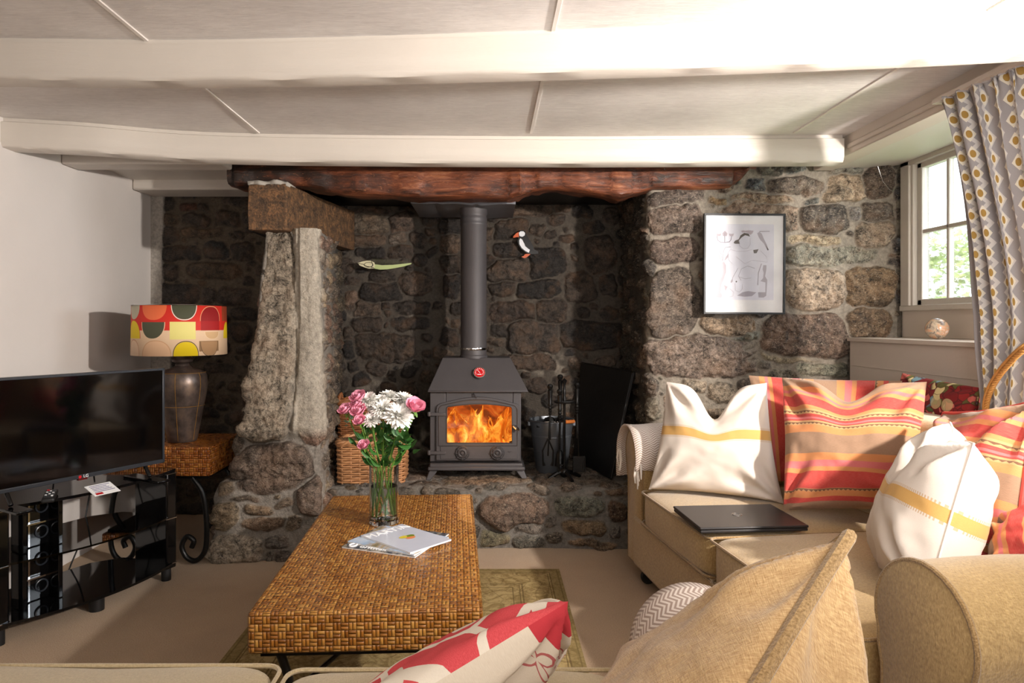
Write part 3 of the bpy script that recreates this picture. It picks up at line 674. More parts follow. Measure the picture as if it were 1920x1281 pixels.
# low panelled wall forming the deep sill
mb = MB(); mb.box((1.90,1.2,0), (1.925,3.60,1.135)); mb.box((1.885,1.2,1.128), (2.215,3.60,1.147))
for z in (.40,.72,1.0): mb.box((1.897,1.2,z), (1.903,3.6,z+.002))
struct(obj('trim_9', mb, M_panel, bevel=.004))
pbox('trim_10', (XW-.03,1.4,1.147), (XW-.002,3.62,1.298), M_panel, bevel=.003)
def window():
    fr = MB(); x0, x1 = XW-.035, XW+.06
    fr.box((x0,3.56,1.29), (x1,3.635,2.075)); fr.box((x0-.005,2.10,1.285), (x1,3.635,1.315)); fr.box((x0,2.10,2.045), (x1,3.635,2.075)); fr.box((x0,2.10,1.29), (x1,2.16,2.075))
    fr.box((x0+.01,3.54,1.31), (x1,3.562,2.05))
    w = struct(obj('window_1', fr, M_paint, bevel=.005))
    def sash(y0, y1):
        s = MB(); a, b = XW-.005, XW+.035
        for (ya, yb, za, zb) in ((y0,y1,1.31,1.345),(y0,y1,2.02,2.05),(y0,y0+.035,1.31,2.05),(y1-.035,y1,1.31,2.05)): s.box((a,ya,za), (b,yb,zb))
        n = 3
        for i in range(1, n):
            y = y0+.035+(y1-y0-.07)*i/n; s.box((a+.006,y-.009,1.34), (b-.006,y+.009,2.03))
        s.box((a+.006,y0+.02,1.683), (b-.006,y1-.02,1.703))
        so = obj('sash', s, M_paint, w, bevel=.004)
        obj('pane', MB().box((XW+.012,y0+.02,1.33), (XW+.015,y1-.02,2.035)), M_pane, so)
    sash(2.90,3.535); fr2 = MB().box((x0+.01,2.86,1.31), (x1,2.90,2.05)); obj('mullion', fr2, M_paint, w, bevel=.004); sash(2.20,2.855)
window()
# ============================================================ fireplace things
def stove():
    cx, yf = -.083, 3.87; hz = .336
    t = thing('wood_burning_stove', 'grey cast-iron wood-burning stove with a fire alight behind its glass door', 'stove', (cx, yf+.16, hz))
    X = lambda px: (px-CX)/F*yf; Z = lambda py: CH-(py-CY)/F*yf
    xl, xr = X(806), X(977); zb, zt = Z(866), .84
    # body as an open-fronted box
    b = MB(); th = .012
    b.box((xl+.0004,yf+.0143,zb+.0004), (xl+th,yf+.32,zt-.0128)); b.box((xr-th,yf+.0143,zb+.0004), (xr-.0004,yf+.32,zt-.0128)); b.box((xl,yf+.3204,zb), (xr,yf+.332,zt-.0124)); b.box((xl+.0008,yf+.0147,zt-.0122), (xr-.0008,yf+.331,zt-.0003)); b.box((xl+th+.0004,yf+.0147,zb+.001), (xr-th-.0004,yf+.319,zb+.03))
    # front surround with an arched-looking door opening
    b.box((xl,yf,zb), (X(836),yf+.014,zt)); b.box((X(962),yf,zb), (xr,yf+.014,zt)); b.box((X(836)+.0002,yf+.0005,Z(756)), (X(962)-.0002,yf+.0135,zt-.0005)); b.box((X(836)+.0002,yf+.0005,zb+.0005), (X(962)-.0002,yf+.0135,Z(832)))
    obj('body', b, M_stove, t, bevel=.004)
    lg = MB(); lg.box((X(806),yf-.02,Z(876)), (X(980),yf+.33,Z(868))); lg.box((X(803),yf-.032,Z(881)), (X(984),yf+.335,Z(874))); obj('ash_ledge', lg, M_stove, t, bevel=.006)
    # hood: hipped top with overhanging eave
    h = MB(); x0, x1 = (802-CX)/F*3.83, (990-CX)/F*3.83; a0, a1 = (830-CX)/F*3.95, (957-CX)/F*3.95; z0, z1 = CH-(733-CY)/F*3.83, CH-(671-CY)/F*3.95
    h.hexa([(x0,3.83,z0),(x1,3.83,z0),(x1,4.24,z0),(x0,4.24,z0)], [(a0,3.95,z1),(a1,3.95,z1),(a1,4.19,z1),(a0,4.19,z1)])
    h.box((x0,3.83,z0-.008), (x1,4.24,z0)); hd = obj('hood', h, M_stove, t, bevel=.003)
    # thermometer
    pc = P(899,701,3.885); nrm = Vector((0,-(z1-z0),.12)).normalized(); Mg = frame(pc+nrm*.004, (1,0,0), Vector((0,.12,z1-z0)))
    g = MB().lathe([(.034,0),(.036,.006),(.034,.012),(.030,.012)], (0,0,0), 32); g.v = [Mg @ v for v in g.v]; go = obj('thermometer', g, M_chrome, hd); go['label'] = 'round chrome thermometer with red dial'
    g = MB().lathe([(.0305,.0105),(.0305,.0125),(.0,.0126)], (0,0,0), 28); g.v = [Mg @ v for v in g.v]; obj('dial_face', g, M_red, go)
    g = MB(); [g.box((-.0015,.020,.013), (.0015,.026,.0138), Matrix.Rotation(R(a), 4, 'Z')) for a in range(-120,121,24)]; g.box((-.001,-.006,.0135), (.001,.018,.0145), Matrix.Rotation(R(40), 4, 'Z')); g.box((-.012,-.002,.0128), (.012,.002,.0138), Matrix.Translation((0,-.014,0)))
    g.v = [Mg @ v for v in g.v]; obj('dial_marks', g, M_paper, go)
    # door
    def arch(x0, x1, z0, z1, rise, r=.02, n=14):
        pts = [(x0,z0),(x1,z0)]
        for i in range(5): a = R(0+90*i/4); pts.append((x1-r+r*math.cos(a), z1-rise-r+r*math.sin(a)))
        for i in range(1, n): s = i/n; pts.append((x1-r+(x0+r-x1+r)*s, z1-rise+rise*math.sin(PI*s)))
        for i in range(5): a = R(90+90*i/4); pts.append((x0+r+r*math.cos(a), z1-rise-r+r*math.sin(a)))
        return pts
    o_ = arch(X(818), X(975), Z(863), Z(744), .035, .035); i_ = arch(X(838), X(960), Z(830), Z(757), .014, .014)
    def ringmesh(oo, ii, ya, yb):
        m = MB(); n = len(oo); vs = [(x,ya,z) for x,z in oo]+[(x,ya,z) for x,z in ii]+[(x,yb,z) for x,z in oo]+[(x,yb,z) for x,z in ii]
        fs = []
        for k in range(n):
            j = (k+1) % n; fs += [(k,j,n+j,n+k), (2*n+k,3*n+k,3*n+j,2*n+j), (k,2*n+k,2*n+j,j), (n+k,n+j,3*n+j,3*n+k)]
        return m.add(vs, fs)
    d = ringmesh(o_, i_, yf-.016, yf+.006); do = obj('door', d, M_stove, t, bevel=.003)
    rim = MB(); rim.tube([(x*.985+cx*.015, yf-.018, z-.003) for x, z in arch(X(822), X(971), Z(834), Z(748), .03, .03)], .003, 6, True); obj('door_moulding', rim, M_stove2, do)
    rim = MB(); rim.tube([(x, yf-.017, z) for x, z in i_], .0035, 6, True); obj('glass_rim', rim, M_stove2, do)
    gl = MB(); gl.add([(x, yf-.004, z) for x, z in i_]+[(x, yf+.0, z) for x, z in i_], [tuple(range(len(i_)))[::-1], tuple(range(len(i_), 2*len(i_)))]+[(k,(k+1)%len(i_),len(i_)+(k+1)%len(i_),len(i_)+k) for k in range(len(i_))]); obj('door_glass', gl, M_stoveglass, do)
    br = MB(); br.box((X(826),yf-.019,Z(860)), (X(970),yf-.014,Z(836))); bd = obj('lower_band', br, M_stove, do, bevel=.003)
    for px in (867, 932):
        k = MB(); Mk = frame((X(px), yf-.02, Z(848)), (1,0,0), (0,0,1)); 
        k.lathe([(.040,-.004),(.041,.004),(.036,.010),(.030,.010),(.026,.018),(.018,.020),(.012,.016),(.008,.022),(.0,.023)], (0,0,0), 28)
        for a in range(0,360,45): k.box((.024,-.003,.01), (.037,.003,.016), Matrix.Rotation(R(a), 4, 'Z'))
        k.v = [Mk @ v for v in k.v]; obj('air_control', k, M_stove2, do)
    em = MB(); em.tube([(X(952)+.019*s, yf-.021, Z(846)+.003*math.sin(s*9)) for s in [i/12 for i in range(13)]], .0012, 5); obj('raised_script', em, M_stove2, do)
    for py in (776, 848):
        k = MB(); k.box((X(806),yf-.026,Z(py+3)), (X(836),yf-.015,Z(py-3))); k.lathe([(.009,-.012),(.010,0),(.009,.014)], (X(805),yf-.02,Z(py)), 12); obj('hinge', k, M_stove, do, bevel=.002)
    k = MB(); p = P(967,803,yf-.03); k.tube([p+Vector((-.012,.02,.012)), p+Vector((-.008,-.012,.010)), p+Vector((.004,-.02,0)), p+Vector((.016,-.018,-.010))], [.006,.010,.012,.007], 12); ho = obj('door_handle', k, M_chrome, do); ho['label'] = 'small chrome door handle'
    k = MB(); k.tube([P(888,738,yf-.01), P(890,742,yf-.02), P(894,746,yf-.02)], .004, 6); obj('lever', k, M_stove2, t)
    for sx, px in ((-1, 806), (1, 982)):
        for yb in (yf-.01, yf+.28):
            k = MB(); xo = X(px); w = .05*-sx
            k.hexa([(xo+sx*.022,yb-.012,hz),(xo+sx*.022+w*.55,yb-.012,hz),(xo+sx*.022+w*.55,yb+.028,hz),(xo+sx*.022,yb+.028,hz)], [(xo,yb,Z(880)),(xo+w,yb,Z(880)),(xo+w,yb+.04,Z(880)),(xo,yb+.04,Z(880))])
            k.v = k.v; obj('leg', k, M_stove, t, bevel=.004)
    # logs, flames
    g = G('charred_log_with_embers'); ob = g.obj(); n = g.noise(ob, 30, 4, .6); e = g.rg(n, .5, .62)
    ML = g.out(g.mix(n, hx(30,20,14), hx(90,60,40)), .9, em=hx(255,90,20), ems=g.mul(e, 6))
    for (a, b, r, lab) in (((-.19,4.06,.50),(.10,4.0,.53),.038,'rear'), ((-.17,3.96,.505),(.0,4.08,.56),.032,'left'), ((.14,3.97,.50),(-.06,4.03,.60),.030,'right')):
        m = MB(); a, b = Vector(a), Vector(b); m.tube([a.lerp(b, s/6)+Vector((0,0,.004*math.sin(s*2.2))) for s in range(7)], [r*(1+.08*math.sin(s*1.9)) for s in range(7)], 12)
        lo = obj('burning_log', m, ML); tag(lo, {'rear':'burning log lying along the back of the stove\'s firebox','left':'burning log leaning up from the left of the firebox','right':'burning log leaning up from the right of the firebox'}[lab], 'log', 'logs in the stove')
    g = G('flame'); ob = g.obj(); sx, sy, sz = g.sep(ob)
    n = g.noise(g.scale(ob, (9, 9, 5)), 1, 4, .6, 1.4); n2 = g.noise(g.scale(ob, (30, 30, 12)), 1, 3, .6, .8)
    c = g.ramp(g.add(g.mul(n, .7), g.mul(n2, .3)), [(.34, hx(196,60,8)), (.46, hx(244,104,20)), (.56, hx(255,160,52)), (.68, hx(255,214,120))])
    em = g.n('ShaderNodeEmission'); g.set(em.inputs[0], c); g.set(em.inputs[1], g.rg(n, .35, .65, .5, 1.9)); tr = g.n('ShaderNodeBsdfTransparent')
    mx = g.n('ShaderNodeMixShader'); g.set(mx.inputs[0], g.rg(g.add(g.mul(n, .6), g.mul(n2, .4)), .36, .5)); g.t.links.new(tr.outputs[0], mx.inputs[1]); g.t.links.new(em.outputs[0], mx.inputs[2]); g.t.links.new(mx.outputs[0], g.o.inputs[0])
    MF = g.m; fl = MB(); rr = random.Random(4)
    for i in range(26):
        x = rr.uniform(X(842)+.0, X(956)); y = rr.uniform(3.93, 4.14); hgt = rr.uniform(.14, .27); w = rr.uniform(.025, .05); ph = rr.uniform(0, 6); z0_ = rr.uniform(.47, .53)
        pts = []; rad = []
        for k in range(11):
            s = k/10; pts.append((x+.03*s*math.sin(ph+s*5), y+.015*math.sin(ph*2+s*4), z0_+hgt*s)); rad.append(max(.001, w*(math.sin(PI*min(1, s*.75+.18))**1.0)*(1-s**3)))
        fl.tube(pts, rad, 10)
    fo = obj('flames', fl, MF); tag(fo, 'orange and yellow flames filling the glass of the stove', 'fire'); fo['kind'] = 'stuff'
    g = G('glowing_firebrick'); ob = g.obj(); n = g.noise(ob, 9, 4, .6, 1.0)
    ML2 = g.out(hx(110,70,46), .9, em=g.ramp(n, [(.38, hx(110,44,14)), (.55, hx(230,96,24)), (.66, hx(255,160,60))]), ems=.75)
    m = MB(); m.box((xl+.014,4.15,.475), (xr-.014,4.18,.82)); m.box((xl+.014,3.90,.475), (xl+.03,4.16,.82)); m.box((xr-.03,3.90,.475), (xr-.014,4.16,.82)); m.box((xl+.014,3.90,.46), (xr-.014,4.16,.476))
    obj('firebrick_lining', m, ML2, t)
    # flue pipe
    fx, fy, r = -.094, 4.02, .0765; zp = CH-(665-CY)/F*4.02
    f = MB(); f.lathe([(r*1.06,z1-.005),(r*1.06,zp-.005),(r,zp),(r,CH-(425-CY)/F*fy),(r*1.03,CH-(424-CY)/F*fy),(r*1.03,CH-(420-CY)/F*fy),(r,CH-(418-CY)/F*fy),(r*1.03,CH-(414-CY)/F*fy),(r*1.03,CH-(410-CY)/F*fy),(r,CH-(408-CY)/F*fy),(r,CH-(404-CY)/F*fy),(r*1.05,CH-(402-CY)/F*fy),(r*1.05,1.955)], (fx,fy,0), 48)
    fo = obj('flue_pipe', f, M_stove, t); m = MB(); m.lathe([(r*1.062,CH-(656-CY)/F*fy),(r*1.075,CH-(654-CY)/F*fy),(r*1.062,CH-(652-CY)/F*fy)], (fx,fy,0), 48); obj('sealing_ring', m, M_chrome, fo)
stove()
mb = MB(); rows = []
for i in range(25):
    px = 770+i*8.2; p = P(px, 375+(2.5 if 6 < i < 15 else 0)+1.5*math.sin(i*.5)+(3 if i > 15 else 0), 3.86); hgt = .018*2
    rows.append([(p.x,3.86,p.z-.018),(p.x,3.855,p.z+.018),(p.x,4.36,p.z+.018),(p.x,4.36,p.z-.018),(p.x,3.86,p.z-.018)])
mb.grid(np.array(rows)); mb.f.append([0,1,2,3]); mb.f.append([120,121,122,123])
tag(obj('register_plate', mb, M_steelplate, ang=30), 'wavy-edged grey metal register plate around the top of the flue', 'plate')

def bucket():
    c = Vector((.372, 4.10, .336)); t = thing('metal_bucket', 'galvanised metal coal bucket behind the fire tools', 'bucket', c)
    b = MB(); b.lathe([(.0,.006),(.088,.006),(.090,0),(.095,.02),(.118,.21),(.121,.212),(.121,.222),(.118,.224),(.130,.30),(.136,.304),(.136,.312),(.130,.312),(.118,.22),(.088,.012),(.0,.012)], c, 40); obj('pail', b, M_galv, t)
    for s in (-1,1):
        e = MB(); e.box((-.008,-.012,-.014), (.008,.012,.014), Matrix.Translation(c+Vector((s*.135,0,.285)))); e.v = e.v; obj('handle_ear', e, M_galv, t, bevel=.003)
    h = MB(); pts = [c+Vector((.14*math.cos(a), -.10*math.sin(a)*1.35-.0, .30+.012*math.sin(a))) for a in [PI*i/20 for i in range(21)]]; h.tube(pts, .004, 6); ho = obj('bail_handle', h, M_chrome, t)
    g = MB(); g.tube(pts[3:8], .011, 10); go = obj('handle_grip', g, M_orange_wood, ho); go['label'] = 'varnished wooden hand grip'
    k = MB(); rr = random.Random(2)
    for i in range(16): k.ball(c+Vector((rr.uniform(-.08,.08), rr.uniform(-.08,.08), rr.uniform(.26,.31))), rr.uniform(.02,.034), 7, 5)
    co = obj('coal', k, M_fguard, ang=10); tag(co, 'dark coal heaped inside the galvanised bucket', 'coal'); co['kind'] = 'stuff'
bucket()
def fire_tools():
    c = Vector((.425, 3.88, .336)); t = thing('fire_tool_stand', 'black iron fire tool stand with a four-footed base on the hearth', 'stand', c)
    b = MB()
    for a in (20,110,200,290):
        d = Vector((math.cos(R(a)), math.sin(R(a)), 0)); b.tube([c+d*.01+Vector((0,0,.045)), c+d*.05+Vector((0,0,.035)), c+d*.10+Vector((0,0,.008))], [.014,.012,.010], 8)
    b.ball(c+Vector((0,0,.04)), .03, 12, 8); obj('base', b, M_iron, t)
    p = MB(); zt = .56; p.lathe([(.007,.03),(.007,.42),(.010,.43),(.007,.44),(.012,.46),(.007,.475),(.011,.49),(.007,.505),(.007,zt-.02),(.016,zt),(.0,zt+.016)], c, 12); obj('pole', p, M_iron, t)
    h = MB(); h.tube([c+Vector((.055*math.cos(a), .055*math.sin(a), .44)) for a in [2*PI*i/20 for i in range(20)]], .006, 6, True); h.box((-.055,-.004,.436), (.055,.004,.444), Matrix.Translation(c)); obj('tool_ring', h, M_iron, t)
    def knob(top):
        m = MB(); m.lathe([(.0045,-.30),(.0045,-.16),(.009,-.155),(.011,-.15),(.007,-.145),(.011,-.135),(.008,-.13),(.0115,-.12),(.008,-.112),(.012,-.10),(.009,-.09),(.012,-.05),(.014,-.02),(.008,-.016),(.015,-.004),(.017,.004),(.012,.014),(.0,.018)], top, 12); return m
    def tool(name, dx, dy, top, label, end):
        base = Vector((c.x+dx, c.y+dy, 0)); tp = Vector((base.x, base.y, .336+top)); tt = thing(name, label, name.split('_')[-1], (base.x, base.y, .40), 'fire tools on the stand')
        obj('handle', knob(tp), M_iron, tt); r = MB(); r.tube([tp+Vector((0,0,-.15)), Vector((base.x+dx*.15, base.y, .47))], .0045, 8); obj('rod', r, M_iron, tt)
        e = MB(); q = Vector((base.x+dx*.15, base.y, .47)); end(e, q); obj('head', e, M_iron, tt)
    def tongs(e, q):
        for s in (-1,1): e.tube([q+Vector((0,0,.10)), q+Vector((s*.03,0,.03)), q+Vector((s*.028,0,-.03)), q+Vector((s*.022,0,-.055))], [.005,.005,.005,.009], 8)
    def poker(e, q): e.tube([q, q+Vector((0,0,-.07)), q+Vector((0,0,-.09))], [.0045,.006,.001], 8); e.tube([q+Vector((0,0,-.04)), q+Vector((.02,0,-.05)), q+Vector((.026,0,-.04))], [.005,.005,.002], 6)
    def shovel(e, q):
        M = Matrix.Translation(q+Vector((0,0,-.04))); e.box((-.035,-.004,-.05), (.035,.004,.04), M); e.box((-.035,-.02,-.05), (-.031,.004,.035), M); e.box((.031,-.02,-.05), (.035,.004,.035), M)
    def brush(e, q): e.lathe([(.012,.02),(.02,0),(.026,-.03),(.03,-.07),(.0,-.072)], q, 14)
    tool('fire_tongs', -.082, -.01, .525, 'black iron tongs with a knob handle, leftmost on the stand', tongs)
    tool('fire_poker', -.030, -.035, .500, 'thin black poker with a knob handle, just left of the stand pole', poker)
    tool('hearth_brush', -.018, .055, .575, 'black hearth brush hanging behind the stand pole', brush)
    tool('fire_shovel', .070, -.015, .535, 'black iron shovel with a knob handle, rightmost on the stand', shovel)
fire_tools()
a, b, c_, d = P(1077,860,4.33), P(1146,902,3.87), P(1189,699,3.90), P(1092,681,4.34)
a.z = max(a.z, .345); b.z = .342
n = (b-a).cross(d-a).normalized()*.012
mb = MB(); mb.add([a,b,c_,d,a+n,b+n,c_+n,d+n], [(0,1,2,3),(7,6,5,4),(0,4,5,1),(1,5,6,2),(2,6,7,3),(3,7,4,0)])
t = thing('fire_guard_panel', 'large soot-black metal sheet leaning against the right side of the fireplace', 'panel', (a+b)/2)
obj('sheet', mb, M_fguard, t, bevel=.003); m = MB(); m.tube([b, c_], .007, 8); m.tube([c_, d], .007, 8); m.tube([a, b], .007, 8); obj('edge_bar', m, M_iron, t)

M_wick = [plain('wicker_willow_pale', hx(176,126,84), .5, 0, .25, 60, .3), plain('wicker_willow_brown', hx(146,92,54), .5, 0, .25, 60, .3)]
def rrect(x0, x1, y0, y1, r, step=.008):
    pts = []
    for (cx, cy, a0) in ((x1-r,y1-r,0),(x0+r,y1-r,90),(x0+r,y0+r,180),(x1-r,y0+r,270)):
        for i in range(7): a = R(a0+15*i); pts.append(Vector((cx+r*math.cos(a), cy+r*math.sin(a), 0)))
    out = []; n = len(pts)
    for i in range(n):
        p, q = pts[i], pts[(i+1)%n]; k = max(1, int((q-p).length/step))
        for j in range(k): out.append(p.lerp(q, j/k))
    return out
def basket(label, x0, x1, y0, y1, z0, h, mat, row=.012, taper=.02, handles=True, rim=.014, nstk=.045):
    t = thing('wicker_basket', label, 'basket', ((x0+x1)/2, (y0+y1)/2, z0)); w = MB(); cx, cy = (x0+x1)/2, (y0+y1)/2
    path = rrect(x0, x1, y0, y1, .04); L = sum((path[i]-path[i-1]).length for i in range(len(path))); ns = int(L/nstk); ns += ns % 2
    nrow = int(h/row)
    cen = Vector((cx, cy, 0))
    def ring(z, off, amp, ph, r, mb):
        s = 0; pts = []; k = 1-taper*(1-(z-z0)/h)
        for i, p in enumerate(path):
            if i: s += (p-path[i-1]).length
            d = (p-cen).normalized(); q = cen+(p-cen)*k+d*(off+amp*math.sin(PI*ns*s/L+ph)); pts.append(Vector((q.x, q.y, z)))
        mb.tube(pts, r, 6, True)
    for j in range(nrow): ring(z0+.008+j*row, 0, .006, (j % 2)*PI, row*.46, w)
    obj('woven_wall', w, mat, t)
    st = MB(); s = 0; nxt = 0
    for i, p in enumerate(path):
        if i: s += (p-path[i-1]).length
        if s >= nxt: st.tube([Vector((cen.x+(p.x-cen.x)*(1-taper), cen.y+(p.y-cen.y)*(1-taper), z0)), Vector((p.x, p.y, z0+h))], .0045, 6); nxt += L/ns
    obj('stakes', st, mat, t)
    rm = MB(); s = 0; M_ = len(path)
    for a in range(3): rm.tube([Vector((p.x, p.y, z0+h))+Vector(((p-cen).normalized().x*math.cos(i*.5+a*2.1), (p-cen).normalized().y*math.cos(i*.5+a*2.1), math.sin(i*.5+a*2.1)))*rim*.55 for i, p in enumerate(path)], rim*.55, 6, True)
    obj('braided_rim', rm, mat, t)
    obj('bottom', MB().box((x0+.03,y0+.03,z0), (x1-.03,y1-.03,z0+.01)), mat, t)
    if handles:
        for s_ in (-1, 1):
            hx_ = x0 if s_ < 0 else x1; hm = MB()
            for a in (0, 2.1, 4.2): hm.tube([Vector((hx_+.006*math.cos(i*.8+a), cy-.05*math.cos(PI*i/24)+0, z0+h-.005+.05*math.sin(PI*i/24)+.006*math.sin(i*.8+a))) for i in range(25)], .006, 6)
            obj('handle', hm, mat, t)
    return t
basket('brown square-topped wicker log basket on the hearth behind the coffee table vase', -.845, -.475, 3.76, 4.00, .336, .222, M_wick[0], .0125, .02, False, .016, .05)
basket('taller darker wicker basket with loop handles, standing behind the square-topped one', -.915, -.50, 4.06, 4.31, .336, .41, M_wick[1], .0125, .12, True, .013, .04)
for i, (x, y, r, l) in enumerate(((-.75,3.85,.035,.11),(-.60,3.9,.04,.12))):
    m = MB(); m.tube([(x-l,y,.54-.01*i),(x,y+.01,.545-.01*i),(x+l,y,.54-.01*i)], [r,r*1.06,r*.97], 12); lo = obj('firewood_log', m, M_pad); tag(lo, ['split log in the square-topped basket, on its left side','split log in the square-topped basket, on its right side'][i], 'log')

# ---- wall ornaments
def plate(name, pts, Y, th, mat, parent, off=0):       # outline in photo pixels at depth Y
    m = MB(); w = [P(x, y, Y) for x, y in pts]; n = len(w)
    m.add([(p.x, Y-off-th, p.z) for p in w]+[(p.x, Y-off, p.z) for p in w], [tuple(range(n)), tuple(range(n, 2*n))[::-1]]+[(i, n+i, n+(i+1) % n, (i+1) % n) for i in range(n)])
    return obj(name, m, mat, parent, smooth=False)
z5 = lambda L: [(620+a/3.097, 340+b/3.097) for a, b in L]
KB = plain('ornament_black', hx(14,13,15), .2); KW = plain('ornament_white', hx(226,228,232), .25); KO = plain('ornament_orange', hx(196,84,28), .3); KG = plain('pale_green_glass', hx(186,200,140), .2); KR = plain('ornament_red', hx(150,40,28), .3)
YO = 4.36
c = P(985,460,YO); t = thing('puffin_ornament', 'black and white puffin wall ornament with orange beak, right of the flue', 'ornament', c)
plate('body', z5([(1088,300),(1098,288),(1115,284),(1130,292),(1136,310),(1146,330),(1160,350),(1172,370),(1180,395),(1204,408),(1206,422),(1188,424),(1170,424),(1150,424),(1128,412),(1108,396),(1092,374),(1084,350),(1090,328)]), YO, .010, KB, t)
plate('face', z5([(1092,300),(1102,292),(1118,292),(1128,302),(1126,316),(1112,324),(1096,320)]), YO, .004, KW, t, .010)
plate('breast', z5([(1100,332),(1112,340),(1120,358),(1142,382),(1156,400),(1150,416),(1130,406),(1110,390),(1096,368),(1094,346)]), YO, .004, KW, t, .010)
plate('wing', z5([(1116,342),(1130,346),(1150,362),(1166,384),(1172,402),(1150,396),(1130,378)]), YO, .003, KB, t, .014)
plate('beak', z5([(1090,296),(1076,304),(1060,322),(1060,330),(1078,326),(1092,326)]), YO, .010, KO, t, .002)
plate('foot', z5([(1128,424),(1122,434),(1106,440),(1126,448),(1144,438),(1160,424),(1146,422)]), YO, .010, KO, t, .001)
c = P(722,495,YO-.02); t = thing('fish_ornament', 'pale green glass fish wall ornament with wire fins, left of the flue', 'ornament', c)
yf = YO-.03
plate('body', z5([(250,482),(300,488),(360,486),(420,480),(470,475),(468,482),(430,494),(380,504),(330,512),(290,514),(255,508)]), yf, .008, KG, t)
plate('head', z5([(160,476),(180,468),(210,462),(235,462),(254,472),(260,490),(252,506),(225,508),(195,500),(170,490)]), yf, .010, plain('cream_fish_head', hx(212,206,170), .3), t)
m = MB()
for i in range(22):
    px = 255+i*9.4; a = P(620+px/3.097, 340+(484-i*.3)/3.097, yf-.004); b = P(620+(px-14)/3.097, 340+(448+i*.9)/3.097, yf-.006); m.tube([a, (a+b)/2+Vector((.002,0,0)), b], .0012, 5)
obj('fin_wires', m, plain('green_wire', hx(78,84,48), .4), t)
m = MB(); e = [P(*z5([(220+26*math.cos(s), 485+14*math.sin(s))])[0], yf-.010) for s in [2*PI*i/16 for i in range(16)]]; m.tube(e, .0015, 5, True); m.tube([P(*z5([q])[0], yf-.011) for q in ((160,478),(190,482),(215,496),(250,500))], .0015, 5); m.tube([P(*z5([q])[0], yf-.011) for q in ((235,462),(244,480),(238,504))], .0015, 5); obj('outline', m, KB, t)

